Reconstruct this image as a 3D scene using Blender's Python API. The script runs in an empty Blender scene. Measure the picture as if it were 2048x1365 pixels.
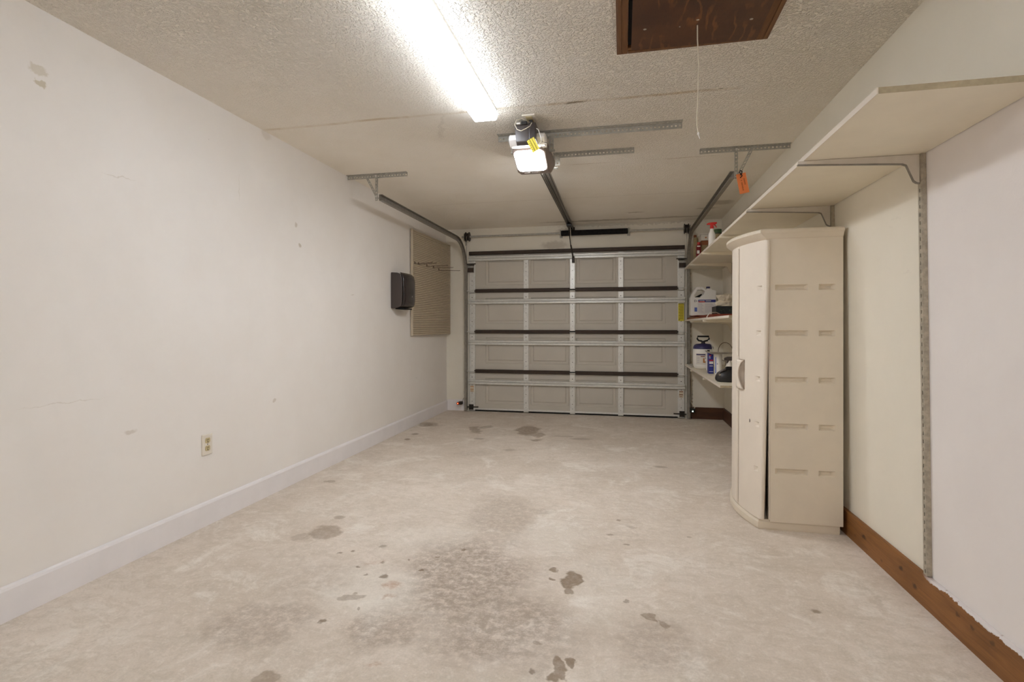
import bpy, bmesh, math, random
from mathutils import Vector, Matrix
random.seed(7)
C = bpy.context.scene.collection
S = bpy.context.scene
PI = math.pi

# ------------------------------------------------------------------ camera, world, exposure
CAMH = 1.1271
cam = bpy.data.cameras.new('camera'); co = bpy.data.objects.new('camera', cam); C.objects.link(co)
co.location = (0, 0, CAMH); co.rotation_euler = (PI/2, 0, 0.2096)
cam.sensor_width = 36; cam.lens = 18.215; cam.shift_y = -0.01461
cam.clip_start = 0.02; cam.clip_end = 50
S.camera = co
S.view_settings.view_transform = 'Standard'; S.view_settings.look = 'None'
S.view_settings.gamma = 1; S.view_settings.use_curve_mapping = False
S.view_settings.exposure = 0.38
w = bpy.data.worlds.new('world'); S.world = w; w.use_nodes = True
w.node_tree.nodes['Background'].inputs[0].default_value = (0.02, 0.02, 0.02, 1)
w.node_tree.nodes['Background'].inputs[1].default_value = 0.3
TUBE = 19.0          # ceiling tube light
LENS = 30.0          # opener lamp
REAR_FILL = 19.0          # added fill light, unseen behind the camera
try:
    S.cycles.max_bounces = 12; S.cycles.diffuse_bounces = 8; S.cycles.sample_clamp_indirect = 20
    S.cycles.use_denoising = True
except Exception: pass

# ------------------------------------------------------------------ room numbers
XL0, XL1 = -2.3074, -2.3175
YB = 6.633; YF = -1.7; H = 2.42
def XL(z): return XL0 + (XL1 - XL0) * z / H
def XR(z): return 1.203 - 0.0128 * z

# ------------------------------------------------------------------ materials
def srgb(r, g, b):
    def f(c):
        c /= 255
        return c/12.92 if c <= .04045 else ((c+.055)/1.055)**2.4
    return (f(r), f(g), f(b), 1)
class NT:
    def __init__(s, name):
        s.m = bpy.data.materials.new(name); s.m.use_nodes = True
        s.t = s.m.node_tree; s.b = s.t.nodes['Principled BSDF']
        s.tc = None
    def n(s, typ, **kw):
        nd = s.t.nodes.new(typ)
        for k, v in kw.items(): setattr(nd, k, v)
        return nd
    def l(s, a, b): s.t.links.new(a, b)
    def co(s):
        if not s.tc: s.tc = s.n('ShaderNodeNewGeometry')
        return s.tc.outputs['Position']
    def noise(s, scale, detail=4, rough=.6, vec=None, dist=0, stretch=None):
        nd = s.n('ShaderNodeTexNoise'); nd.inputs['Scale'].default_value = scale
        nd.inputs['Detail'].default_value = detail; nd.inputs['Roughness'].default_value = rough
        nd.inputs['Distortion'].default_value = dist
        v = vec or s.co()
        if stretch:
            mp = s.n('ShaderNodeMapping'); mp.inputs['Scale'].default_value = stretch; s.l(v, mp.inputs[0]); v = mp.outputs[0]
        s.l(v, nd.inputs['Vector']); return nd.outputs[0]
    def rng(s, f, a, b, c=0, d=1, smooth=True):
        nd = s.n('ShaderNodeMapRange'); nd.interpolation_type = 'SMOOTHSTEP' if smooth else 'LINEAR'
        s.l(f, nd.inputs[0])
        for i, v in zip((1, 2, 3, 4), (a, b, c, d)): nd.inputs[i].default_value = v
        return nd.outputs[0]
    def math(s, op, a, b=None, clamp=False):
        nd = s.n('ShaderNodeMath', operation=op); nd.use_clamp = clamp
        for i, v in enumerate((a, b)):
            if v is None: continue
            if isinstance(v, (int, float)): nd.inputs[i].default_value = v
            else: s.l(v, nd.inputs[i])
        return nd.outputs[0]
    def mix(s, f, a, b, mode='MIX'):
        nd = s.n('ShaderNodeMix', data_type='RGBA', blend_type=mode)
        for i, v in ((0, f), (6, a), (7, b)):
            if isinstance(v, (int, float)): nd.inputs[i].default_value = v
            elif isinstance(v, tuple): nd.inputs[i].default_value = v
            else: s.l(v, nd.inputs[i])
        return nd.outputs[2]
    def sep(s):
        nd = s.n('ShaderNodeSeparateXYZ'); s.l(s.co(), nd.inputs[0]); return nd.outputs
    def col(s, c):
        if isinstance(c, tuple): s.b.inputs['Base Color'].default_value = c
        else: s.l(c, s.b.inputs['Base Color'])
    def bump(s, f, strength, dist=.002, prev=None):
        nd = s.n('ShaderNodeBump'); nd.inputs['Strength'].default_value = strength; nd.inputs['Distance'].default_value = dist
        s.l(f, nd.inputs['Height'])
        if prev: s.l(prev, nd.inputs['Normal'])
        s.l(nd.outputs[0], s.b.inputs['Normal']); return nd.outputs[0]
    def pr(s, rough=.6, metal=0, spec=.3):
        s.b.inputs['Roughness'].default_value = rough; s.b.inputs['Metallic'].default_value = metal
        s.b.inputs['Specular IOR Level'].default_value = spec; return s
    def blobs(s, lst, amp=.02, nscale=14, soft=.25, axis=None, seed=0):
        """mask of distorted ellipses; lst of (x, y, z, rx, ry, rz, rot about z, strength)"""
        v = s.n('ShaderNodeTexNoise'); v.inputs['Scale'].default_value = nscale; v.inputs['Detail'].default_value = 3
        s.l(s.co(), v.inputs['Vector'])
        sub = s.n('ShaderNodeVectorMath', operation='SUBTRACT'); s.l(v.outputs['Color'], sub.inputs[0]); sub.inputs[1].default_value = (.5, .5, .5)
        sc = s.n('ShaderNodeVectorMath', operation='SCALE'); s.l(sub.outputs[0], sc.inputs[0]); sc.inputs['Scale'].default_value = amp*2
        ad = s.n('ShaderNodeVectorMath', operation='ADD'); s.l(s.co(), ad.inputs[0]); s.l(sc.outputs[0], ad.inputs[1])
        acc = None
        for (x, y, z, rx, ry, rz, rot, st) in lst:
            mp = s.n('ShaderNodeMapping', vector_type='TEXTURE'); s.l(ad.outputs[0], mp.inputs[0])
            mp.inputs['Location'].default_value = (x, y, z); mp.inputs['Rotation'].default_value = (0, 0, rot)
            mp.inputs['Scale'].default_value = (rx, ry, rz)
            ln = s.n('ShaderNodeVectorMath', operation='LENGTH'); s.l(mp.outputs[0], ln.inputs[0])
            m = s.rng(ln.outputs['Value'], 1+soft, 1-soft, 0, st)
            acc = m if acc is None else s.math('MAXIMUM', acc, m)
        return acc

def simple(name, c, rough=.6, metal=0, spec=.3, var=0, vscale=20, bump=0, bscale=200, bdist=.001):
    t = NT(name); t.pr(rough, metal, spec)
    if var:
        f = t.rng(t.noise(vscale, 5), .3, .7)
        d = tuple(x*(1-var) for x in c[:3]) + (1,)
        t.col(t.mix(f, d, c))
    else: t.col(c)
    if bump: t.bump(t.noise(bscale, 3), bump, bdist)
    return t.m

WALL_COL = srgb(226, 217, 208); CREAM = srgb(224, 214, 196); WHITE2 = srgb(228, 220, 214)
def wall_material(name, kind):
    t = NT(name); t.pr(.62, 0, .25)
    x, y, z = t.sep()
    f = t.rng(t.noise(1.6, 6, .65), .3, .75)
    if kind == 'left':
        base = t.mix(f, srgb(232, 227, 221), srgb(237, 233, 228))
    elif kind == 'right':
        cream = t.mix(f, srgb(230, 224, 209), srgb(235, 229, 215)); white = t.mix(f, srgb(233, 227, 224), srgb(238, 233, 230))
        m = t.math('MULTIPLY', t.rng(y, 2.38, 2.365), t.rng(z, 1.84, 1.82)); base = t.mix(m, cream, white)
    else:
        base = t.mix(f, srgb(224, 218, 205), srgb(230, 225, 212))
    # scuffs, nail holes and faint roller marks
    s1 = t.rng(t.noise(9, 8, .75, stretch=(1, .35, 1)), .66, .74, 0, .22)
    base = t.mix(s1, base, srgb(180, 170, 158))
    vo = t.n('ShaderNodeTexVoronoi'); vo.inputs['Scale'].default_value = 2.6; t.l(t.co(), vo.inputs['Vector'])
    dots = t.rng(vo.outputs['Distance'], .017, .010, 0, .5); base = t.mix(dots, base, srgb(120, 108, 92))
    if kind == 'left':
        chips = t.blobs([(-2.31, 1.655, 2.165, .03, .035, .022, 0, .4), (-2.31, 1.665, 2.115, .03, .022, .014, 0, .6)], .018, 60, .2)
        base = t.mix(chips, base, srgb(186, 172, 138))
        scr = t.blobs([(-2.31, 2.0, 1.83, .03, .08, .002, 0, .22), (-2.31, 3.35, 1.86, .05, .012, .02, 0, .4), (-2.31, 3.4, 1.72, .05, .014, .012, 0, .5),
                       (-2.31, 2.78, 1.98, .05, .002, .08, 0, .2), (-2.31, 1.75, .8, .05, .16, .0018, 0, .2), (-2.31, 3.03, 2.4, .05, .05, .03, 0, .2),
                       (-2.31, 3.1, .62, .05, .02, .01, 0, .35), (-2.31, 4.15, 1.4, .05, .03, .003, 0, .4), (-2.31, 2.05, .62, .05, .03, .01, 0, .3)], .02, 20, .3)
        base = t.mix(scr, base, srgb(160, 142, 108))
    if kind == 'back':
        gr = t.blobs([(-.85, 6.6, 2.17, .16, .2, .05, 0, .35), (.1, 6.6, 2.41, .9, .2, .02, 0, .3), (.80, 6.6, 1.0, .02, .2, .9, 0, .7), (.81, 6.6, .3, .03, .2, .25, 0, .8),
                      (-2.035, 6.6, .9, .012, .2, 1.2, 0, .45), (-.7, 6.6, 2.34, .12, .2, .04, 0, .35), (.86, 6.6, 2.2, .03, .2, .1, 0, .4)], .035, 25, .4)
        base = t.mix(gr, base, srgb(112, 94, 72))
    t.col(base)
    b = t.bump(t.noise(140, 2, .5), .12, .0015)
    t.bump(t.noise(9, 3, .5), .1, .006, b)
    return t.m

def ceiling_material():
    t = NT('ceiling_popcorn_paint'); t.pr(.7, 0, .25)
    f = t.rng(t.noise(2.2, 5), .3, .7)
    base = t.mix(f, srgb(239, 232, 219), srgb(243, 237, 226))
    x, y, z = t.sep()
    wob = t.math('ADD', y, t.math('MULTIPLY', t.math('SUBTRACT', t.noise(1.7, 3), .5), .05))
    def seam(yc, hw, st, x0, x1):
        d = t.math('ABSOLUTE', t.math('SUBTRACT', wob, yc))
        m = t.rng(d, hw, hw*.3, 0, st)
        return t.math('MULTIPLY', m, t.math('MULTIPLY', t.rng(x, x0-.05, x0+.05), t.rng(x, x1+.05, x1-.05)))
    patch = t.rng(t.noise(3.5, 4), .42, .6)
    m1 = t.math('MULTIPLY', seam(3.0, .022, .6, -2.3, .62), t.math('ADD', t.math('MULTIPLY', patch, .7), .3))
    base = t.mix(m1, base, srgb(196, 172, 132))
    m2 = t.math('MULTIPLY', seam(4.16, .008, .5, -.4, .7), patch); base = t.mix(m2, base, srgb(170, 140, 100))
    m3 = seam(5.25, .006, .3, -2.0, 1.0); base = t.mix(m3, base, srgb(150, 135, 110))
    bl = t.blobs([(-.2, 6.42, 2.42, .75, .045, .3, 0, .5), (.62, 6.40, 2.42, .35, .04, .3, 0, .45), (.15, 6.05, 2.42, .10, .03, .3, .1, .4), (1.0, 5.75, 2.42, .12, .10, .3, 0, .45),
                  (.9, 6.0, 2.42, .1, .05, .3, 0, .35), (.52, 2.99, 2.42, .02, .008, .3, 0, .6), (-.28, 3.0, 2.42, .06, .015, .3, 0, .8), (-1.15, 3.2, 2.42, .015, .22, .3, .35, .12)], .05, 14, .35)
    base = t.mix(bl, base, srgb(150, 136, 112))
    vo2 = t.n('ShaderNodeTexVoronoi'); vo2.inputs['Scale'].default_value = 2.2; t.l(t.co(), vo2.inputs['Vector'])
    base = t.mix(t.rng(vo2.outputs['Distance'], .018, .01, 0, .5), base, srgb(110, 98, 80))
    t.col(base)
    n1 = t.noise(85, 3, .55, dist=.4); n2 = t.rng(n1, .42, .66)
    far = t.rng(t.math('ADD', y, t.math('ABSOLUTE', x)), 5.6, 2.8, .12, 1)     # spatter relief fades towards the door and the side walls
    h = t.math('MULTIPLY', n2, far)
    t.bump(h, .85, .011)
    return t.m

def floor_material():
    t = NT('worn_concrete'); t.pr(.58, 0, .3)
    f = t.rng(t.noise(1.1, 7, .68), .3, .72)
    base = t.mix(f, srgb(202, 189, 174), srgb(222, 211, 199))
    f2 = t.rng(t.noise(3.2, 8, .72, dist=.8), .50, .66, 0, .75)
    base = t.mix(f2, base, srgb(232, 225, 215))
    f3 = t.rng(t.noise(5.5, 9, .8, stretch=(1, .5, 1)), .52, .68, 0, .5)
    base = t.mix(f3, base, srgb(190, 180, 166))
    f4 = t.rng(t.noise(14, 10, .8, dist=1.2, stretch=(.6, 1, 1)), .44, .62, 0, .45); base = t.mix(f4, base, srgb(188, 175, 158))
    f5 = t.rng(t.noise(38, 6, .7), .50, .68, 0, .35); base = t.mix(f5, base, srgb(236, 229, 219))
    def sp(lst):
        return [(x, y, 0, rx, ry, .5, math.atan2(-x, y), st) for (x, y, rx, ry, st) in lst]
    big = t.blobs(sp([(-.70, 2.25, .30, .42, .9), (-.45, 1.88, .26, .22, .8), (-.72, 3.0, .17, .40, .5), (-.85, 1.8, .14, .13, .7), (.1, 1.9, .16, .14, .5), (-1.35, 1.72, .16, .17, .6),
                      (-1.3, 4.4, .16, .12, .35), (-.5, 3.1, .09, .05, .5), (-2.1, 5.5, .12, .2, .4), (-1.25, 2.1, .25, .2, .3)]), .16, 4.5, .45)
    spk = t.rng(t.noise(26, 8, .78), .34, .60)
    base = t.mix(t.math('MULTIPLY', t.math('MULTIPLY', big, spk), .95), base, srgb(156, 141, 126))
    lite = t.blobs(sp([(-1.05, 2.05, .16, .20, .8), (-.35, 2.75, .2, .2, .5), (-1.0, 2.6, .25, .18, .4), (-.1, 2.3, .12, .3, .4)]), .15, 5, .5)
    base = t.mix(t.math('MULTIPLY', lite, .5), base, srgb(236, 231, 221))
    med = t.blobs(sp([(-1.588, 2.549, .075, .10, .62), (-1.68, 2.47, .05, .05, .35), (-1.631, 2.772, .034, .028, .5),
                      (-.223, 2.30, .045, .085, .95), (-.21, 2.22, .03, .03, .8), (-.304, 2.385, .024, .02, .9), (-.316, 2.305, .02, .016, .9),
                      (-.212, 1.715, .024, .055, .9), (-.165, 1.735, .018, .022, .9), (-.205, 1.665, .02, .03, .9), (.105, 2.07, .03, .03, .7), (.15, 2.04, .02, .02, .6), (-2.2, 5.6, .08, .13, .5),
                      (.053, 2.988, .045, .02, .4), (-2.068, 3.40, .035, .03, .5), (-1.102, 1.462, .04, .035, .6), (-1.101, 1.965, .06, .018, .55), (-1.034, 1.893, .008, .024, .6), (-.288, 1.823, .014, .022, .5)]),
                  .06, 11, .18)
    fars = t.blobs(sp([(-.992, 5.50, .12, .27, .9), (-1.565, 5.42, .07, .18, .8), (-1.48, 5.6, .07, .09, .6), (-.86, 5.30, .06, .12, .7), (-.825, 5.05, .08, .04, .8), (-2.15, 5.6, .08, .14, .5), (-.6, 5.3, .12, .03, .4)]), .11, 7, .25)
    base = t.mix(t.math('MULTIPLY', fars, t.math('ADD', t.math('MULTIPLY', spk, .4), .5)), base, srgb(132, 112, 90))
    base = t.mix(t.math('MULTIPLY', med, t.math('ADD', t.math('MULTIPLY', spk, .25), .7)), base, srgb(134, 114, 92))
    dots = t.blobs(sp([(-2.089, 4.821, .029, .04, .9), (-2.113, 5.078, .036, .044, .7), (-1.12, 1.783, .015, .015, .95), (-1.049, 2.162, .018, .018, .9), (-1.209, 2.22, .010, .012, .9), (-1.118, 2.29, .009, .011, .8),
                       (-.908, 2.251, .010, .010, 1), (-.88, 2.396, .011, .011, .9), (-.779, 2.499, .013, .013, .9), (-1.006, 2.335, .006, .007, .8), (-1.373, 2.337, .012, .011, .8), (-1.319, 2.371, .009, .009, .8),
                       (-1.134, 2.16, .007, .007, .8), (-.021, 3.066, .012, .012, .8), (-.065, 2.849, .018, .012, .7), (.02, 2.735, .016, .01, .7), (.019, 2.171, .010, .012, .7), (-.288, 1.663, .011, .012, .8),
                       (-1.198, 2.455, .02, .018, .6), (.35, 2.9, .012, .012, .5), (.75, 2.25, .018, .014, .8), (.3, 4.3, .05, .03, .5), (-1.4, 5.0, .05, .04, .5), (-1.0, 4.6, .05, .04, .4),(-.4,5.2,.1,.05,.4)]), .016, 45, .4)
    base = t.mix(t.math('MULTIPLY', dots, .8), base, srgb(116, 94, 70))
    rust = t.blobs(sp([(-.981, 2.093, .045, .03, .5), (-.811, 1.59, .02, .013, .5), (-.95, 2.0, .03, .02, .45), (-1.15, 2.28, .05, .02, .3)]), .03, 25, .4)
    base = t.mix(t.math('MULTIPLY', rust, spk), base, srgb(170, 122, 84))
    fine = t.rng(t.noise(120, 4, .7), .3, .7, .93, 1.04)
    hs = t.n('ShaderNodeHueSaturation'); t.l(base, hs.inputs['Color']); t.l(fine, hs.inputs['Value'])
    t.col(hs.outputs[0])
    b = t.bump(t.noise(30, 6, .6), .2, .003)
    # trowel ridges, strongest in the middle of the slab
    rid = t.noise(7, 5, .6, dist=1.5, stretch=(1, 1.6, 1))
    rm = t.blobs([(-.6, 3.3, 0, 1.0, 1.2, .5, 0, 1)], .3, 3, .6)
    t.bump(t.math('MULTIPLY', rid, rm), .5, .02, b)
    return t.m

def wood_material(name, c0, c1, c2, axis, knots=True):
    t = NT(name); t.pr(.5, 0, .35)
    st = {'x': (.12, 1, 1), 'y': (1, .12, 1), 'z': (1, 1, .12)}[axis]
    g = t.noise(30, 6, .6, stretch=st, dist=.6)
    base = t.mix(t.rng(g, .3, .7), c0, c1)
    g2 = t.noise(160, 3, .6, stretch=tuple(.25*s if s < 1 else 1 for s in st))
    base = t.mix(t.rng(g2, .5, .75, 0, .35), base, c2)
    if knots:
        kn = t.blobs([(1.18, 2.9, .07, .05, .022, .008, 0, .9), (1.18, 2.55, .075, .05, .016, .009, 0, .9), (1.18, 2.44, .05, .05, .015, .010, 0, .9), (1.18, 2.16, .085, .05, .010, .007, 0, .7),
                      (1.18, 2.08, .085, .05, .010, .007, 0, .7), (1.18, 1.98, .09, .05, .012, .008, 0, .6), (1.18, 2.72, .03, .05, .01, .006, 0, .5), (1.18, 3.0, .04, .05, .01, .006, 0, .5)], .012, 45, .5)
        base = t.mix(kn, base, c2)
        x, y, z = t.sep()
        top = t.math('ADD', z, t.math('MULTIPLY', t.noise(14, 4, .7), -.05))
        drip = t.math('MULTIPLY', t.rng(top, .0985, .101), t.rng(y, 2.4, 2.3)); base = t.mix(drip, base, srgb(220, 214, 212))
    t.col(base); t.bump(g2, .1, .001)
    return t.m

def hatch_material():
    t = NT('stained_plywood'); t.pr(.42, 0, .4)
    v = t.n('ShaderNodeTexWave', wave_type='BANDS', bands_direction='X'); mp = t.n('ShaderNodeMapping'); mp.inputs['Scale'].default_value = (1, .3, 1); t.l(t.co(), mp.inputs[0]); t.l(mp.outputs[0], v.inputs['Vector'])
    v.inputs['Scale'].default_value = 6; v.inputs['Distortion'].default_value = 9; v.inputs['Detail'].default_value = 3; v.inputs['Detail Scale'].default_value = 2.2
    a = t.rng(v.outputs['Fac'], .78, .98, 0, .55)
    base = t.mix(t.rng(t.noise(4, 5), .3, .7), srgb(66, 38, 22), srgb(88, 54, 30))
    patchy = t.rng(t.noise(5, 3), .42, .62)
    base = t.mix(t.math('MULTIPLY', a, patchy), base, srgb(134, 84, 42))
    base = t.mix(t.rng(t.noise(300, 2, .5, stretch=(1, .1, 1)), .55, .7, 0, .4), base, srgb(50, 28, 16))
    t.col(base); return t.m

def emis(name, c, s):
    t = NT(name); t.pr(.4); t.col(c); t.b.inputs['Emission Color'].default_value = c; t.b.inputs['Emission Strength'].default_value = s
    return t.m

M = {}
M['wall_left'] = wall_material('left_wall_paint', 'left'); M['wall_right'] = wall_material('right_wall_paint', 'right'); M['wall_back'] = wall_material('back_wall_paint', 'back')
M['ceiling'] = ceiling_material(); M['floor'] = floor_material()
M['white_base'] = simple('white_skirting_paint', srgb(233, 229, 229), .45, var=.05, vscale=6)
M['pine'] = wood_material('stained_pine', srgb(122, 80, 40), srgb(146, 98, 52), srgb(70, 44, 26), 'y')
M['darkwood'] = wood_material('dark_stained_board', srgb(74, 46, 30), srgb(92, 58, 38), srgb(44, 26, 18), 'x', False)
M['hatch'] = hatch_material()
M['hatch_frame'] = wood_material('stained_frame_wood', srgb(96, 62, 36), srgb(122, 84, 50), srgb(58, 34, 20), 'y', False)
M['shelf'] = simple('cream_shelf_paint', srgb(232, 223, 203), .45, var=.05, vscale=5)
M['shelf_end'] = simple('bare_board_edge', srgb(180, 166, 138), .7, var=.15, vscale=60)
M['galv'] = simple('galvanised_steel', srgb(184, 181, 172), .45, .35, .5, var=.22, vscale=40)
M['galv_light'] = simple('bright_galvanised_steel', srgb(222, 221, 216), .36, .3, .5, var=.12, vscale=30)
M['track'] = simple('dull_track_steel', srgb(150, 144, 134), .45, .35, .5, var=.25, vscale=30)
M['standard'] = simple('worn_steel_standard', srgb(186, 176, 158), .5, .15, .4, var=.3, vscale=50)
M['bracket'] = simple('grey_painted_bracket', srgb(214, 206, 194), .5, 0, .4, var=.06)
M['door'] = simple('door_panel_paint', srgb(196, 190, 179), .5, 0, .35, var=.05, vscale=3, bump=.12, bscale=90)
M['lip'] = simple('dark_brown_edge', srgb(66, 54, 46), .55, .2, .3, var=.15)
M['dark'] = simple('dark_steel', srgb(60, 54, 48), .5, .4, .4, var=.2)
M['black'] = simple('black_plastic', srgb(38, 36, 36), .4, 0, .4)
M['matte_black'] = simple('matt_black', srgb(26, 24, 24), .7, 0, .2)
M['charcoal'] = simple('charcoal_plastic', srgb(68, 60, 57), .4, 0, .5)
M['smoke'] = simple('smoked_plastic', srgb(52, 44, 42), .25, 0, .5)
M['cab'] = simple('beige_resin', srgb(222, 210, 191), .48, 0, .4, var=.04, vscale=8, bump=.08, bscale=260)
M['cabdoor'] = simple('light_beige_resin', srgb(227, 216, 201), .45, 0, .4, var=.03, vscale=8, bump=.06, bscale=260)
M['peg'] = simple('taupe_ribbed_panel', srgb(196, 182, 160), .6, 0, .3, var=.06, vscale=12)
M['wire'] = simple('brown_wire', srgb(90, 72, 58), .5, .5, .4)
M['plate'] = simple('almond_plastic', srgb(226, 218, 205), .4, 0, .4)
M['socket'] = simple('yellowed_ivory_plastic', srgb(196, 180, 138), .4, 0, .4)
M['slot'] = simple('dark_slot', srgb(60, 48, 34), .8)
M['orange'] = simple('orange_card', srgb(240, 140, 84), .6, 0, .2)
M['ink'] = simple('dark_red_print', srgb(110, 44, 20), .7)
M['yellow'] = simple('yellow_label', srgb(206, 190, 60), .5)
M['yellow_dark'] = simple('label_print', srgb(120, 108, 36), .6)
M['white_pl'] = simple('white_plastic', srgb(232, 229, 223), .4, 0, .4)
M['milky'] = simple('milky_plastic', srgb(214, 208, 198), .4, 0, .4)
M['red'] = simple('red_plastic', srgb(196, 34, 30), .35, 0, .5)
M['blue'] = simple('blue_plastic', srgb(44, 52, 130), .45, 0, .4)
M['blue_lt'] = simple('blue_print', srgb(96, 116, 186), .5)
M['navy'] = simple('navy_plastic', srgb(52, 48, 88), .4, 0, .4)
M['cord_m'] = simple('white_cord', srgb(220, 210, 190), .6)
M['box_brown'] = simple('brown_cardboard', srgb(140, 88, 58), .8, var=.15)
M['box_red'] = simple('reddish_cardboard', srgb(130, 62, 44), .8, var=.15)
M['box_olive'] = simple('olive_tan_box', srgb(158, 142, 108), .8, var=.1)
M['box_dark'] = simple('black_box_print', srgb(42, 44, 44), .5, var=.2)
M['green'] = simple('green_print', srgb(70, 92, 60), .5)
M['paper'] = simple('crumpled_paper', srgb(212, 200, 178), .8, var=.08)
M['silver'] = simple('scratched_metal', srgb(190, 184, 174), .35, .8, .5, var=.2)
M['print_grey'] = simple('faded_print', srgb(190, 184, 190), .6)
M['brown_print'] = simple('brown_print', srgb(172, 112, 60), .6)
M['shellw'] = simple('opener_white_shell', srgb(236, 232, 228), .4)
M['taupe'] = simple('taupe_housing', srgb(128, 114, 106), .45)
M['rubber'] = simple('black_rubber', srgb(30, 27, 25), .8)
M['tube'] = emis('lit_diffuser', (.91, .97, 1.05, 1), TUBE)
M['lens'] = emis('lit_lens', (.97, .97, 1, 1), LENS)
M['fill_lens'] = emis('added_fill_lens', (.97, .98, 1, 1), LENS*5.0)  # added fill emitter on the opener's hidden door side
M['rear_fill'] = emis('rear_fill_diffuser', (.91, .97, 1.05, 1), REAR_FILL)
M['tube_side'] = emis('lit_diffuser_wing', (.91, .97, 1.05, 1), TUBE*.55)
M['rear_fill_side'] = emis('rear_fill_wing', (.91, .97, 1.05, 1), REAR_FILL*3.4)  # wings of the added fill light, boosted to brighten the ceiling
M['redled'] = emis('red_led', (1, .12, .04, 1), 4.0)
M['redcap'] = simple('red_sensor_cap', srgb(150, 40, 26), .4)
M['greenled'] = emis('green_led', (.6, 1, .7, 1), 12.0)

# ------------------------------------------------------------------ geometry
class B:
    def __init__(s): s.v = []; s.f = []
    def add(s, vs, fs):
        k = len(s.v); s.v += [tuple(v) for v in vs]; s.f += [tuple(i+k for i in f) for f in fs]; return s
    def box(s, x0, x1, y0, y1, z0, z1):
        return s.add([(x0,y0,z0),(x1,y0,z0),(x1,y1,z0),(x0,y1,z0),(x0,y0,z1),(x1,y0,z1),(x1,y1,z1),(x0,y1,z1)],
                     [(0,3,2,1),(4,5,6,7),(0,1,5,4),(1,2,6,5),(2,3,7,6),(3,0,4,7)])
    def prism(s, poly, fn0, fn1):
        """poly: 2d points; fn0/fn1 map them to the two end faces"""
        n = len(poly); vs = [fn0(*p) for p in poly] + [fn1(*p) for p in poly]
        fs = [tuple(range(n))[::-1], tuple(range(n, 2*n))] + [(i, (i+1) % n, n+(i+1) % n, n+i) for i in range(n)]
        return s.add(vs, fs)
    def tube(s, pts, r, n=8, closed=False):
        pts = [Vector(p) for p in pts]; m = len(pts); rs = r if isinstance(r, (list, tuple)) else [r]*m
        vs = []; up = None
        for i, p in enumerate(pts):
            d = (pts[min(i+1, m-1)] - pts[max(i-1, 0)]) if not closed else (pts[(i+1) % m] - pts[i-1])
            d.normalize()
            if up is None: up = Vector((0,0,1)) if abs(d.z) < .9 else Vector((1,0,0))
            a = d.cross(up); a.normalize(); b = a.cross(d); up = b
            for k in range(n):
                t = 2*PI*k/n; vs.append(p + (a*math.cos(t) + b*math.sin(t))*rs[i])
        fs = []
        for i in range(m if closed else m-1):
            j = (i+1) % m
            for k in range(n): fs.append((i*n+k, i*n+(k+1) % n, j*n+(k+1) % n, j*n+k))
        if not closed: fs += [tuple(range(n))[::-1], tuple((m-1)*n+k for k in range(n))]
        return s.add(vs, fs)
    def lathe(s, c, prof, n=20, sx=1, sy=1, axis='z'):
        vs = []
        for (r, z) in prof:
            for k in range(n):
                t = 2*PI*k/n; a, b = r*math.cos(t)*sx, r*math.sin(t)*sy
                vs.append({'z': (c[0]+a, c[1]+b, c[2]+z), 'x': (c[0]+z, c[1]+a, c[2]+b), 'y': (c[0]+a, c[1]+z, c[2]+b)}[axis])
        fs = [(i*n+k, i*n+(k+1) % n, (i+1)*n+(k+1) % n, (i+1)*n+k) for i in range(len(prof)-1) for k in range(n)]
        fs += [tuple(range(n))[::-1], tuple((len(prof)-1)*n+k for k in range(n))]
        return s.add(vs, fs)
ORG = {}
STUFF = {'print', 'lettering', 'white_lettering', 'red_lettering', 'small_print', 'band_lettering', 'vent_mark', 'emblem', 'slot', 'bolt'}
def root(name, loc, label=None, cat=None, group=None, kind=None):
    o = bpy.data.objects.new(name, None); C.objects.link(o); o.location = loc; o.empty_display_size = .05
    ORG[o.name] = Vector(loc); tagp(o, label, cat, group, kind); return o
def tagp(o, label=None, cat=None, group=None, kind=None):
    if label: o['label'] = label
    if cat: o['category'] = cat
    if group: o['group'] = group
    if kind: o['kind'] = kind
    return o
def org(o):
    while o.parent: o = o.parent
    return ORG.get(o.name, Vector((0, 0, 0)))
def mk(name, b, mat, parent=None, bevel=0, smooth=False, base=None, seg=2, solid=0, label=None):
    """one mesh object; world coordinates in, local coordinates out"""
    me = bpy.data.meshes.new(name)
    o = bpy.data.objects.new(name, me); C.objects.link(o)
    if parent: off = org(parent)
    elif base: off = Vector(base); o.location = off; ORG[o.name] = off
    else:
        xs = list(zip(*b.v)); off = Vector(((min(xs[0])+max(xs[0]))/2, (min(xs[1])+max(xs[1]))/2, min(xs[2]))); o.location = off; ORG[o.name] = off
    me.from_pydata([tuple(Vector(v)-off) for v in b.v], [], b.f)
    bm = bmesh.new(); bm.from_mesh(me)
    bmesh.ops.recalc_face_normals(bm, faces=bm.faces)
    if bevel:
        ed = [e for e in bm.edges if len(e.link_faces) == 2 and e.calc_face_angle(0) > .6]
        bmesh.ops.bevel(bm, geom=ed, offset=bevel, segments=seg, affect='EDGES', profile=.6, clamp_overlap=True)
    bm.to_mesh(me); bm.free()
    if solid:
        md = o.modifiers.new('thick', 'SOLIDIFY'); md.thickness = solid; md.offset = 0
    if smooth:
        for p in me.polygons: p.use_smooth = True
        if smooth == 'auto':
            me.set_sharp_from_angle(angle=.7)
    me.materials.append(mat)
    if parent: o.parent = parent
    if label: o['label'] = label
    if parent and name in STUFF: o['kind'] = 'stuff'
    return o
def struct(o): o['kind'] = 'structure'; return o
def arc(c, r, a0, a1, n): return [(c[0]+r*math.cos(a0+(a1-a0)*i/n), c[1]+r*math.sin(a0+(a1-a0)*i/n)) for i in range(n+1)]

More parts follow.
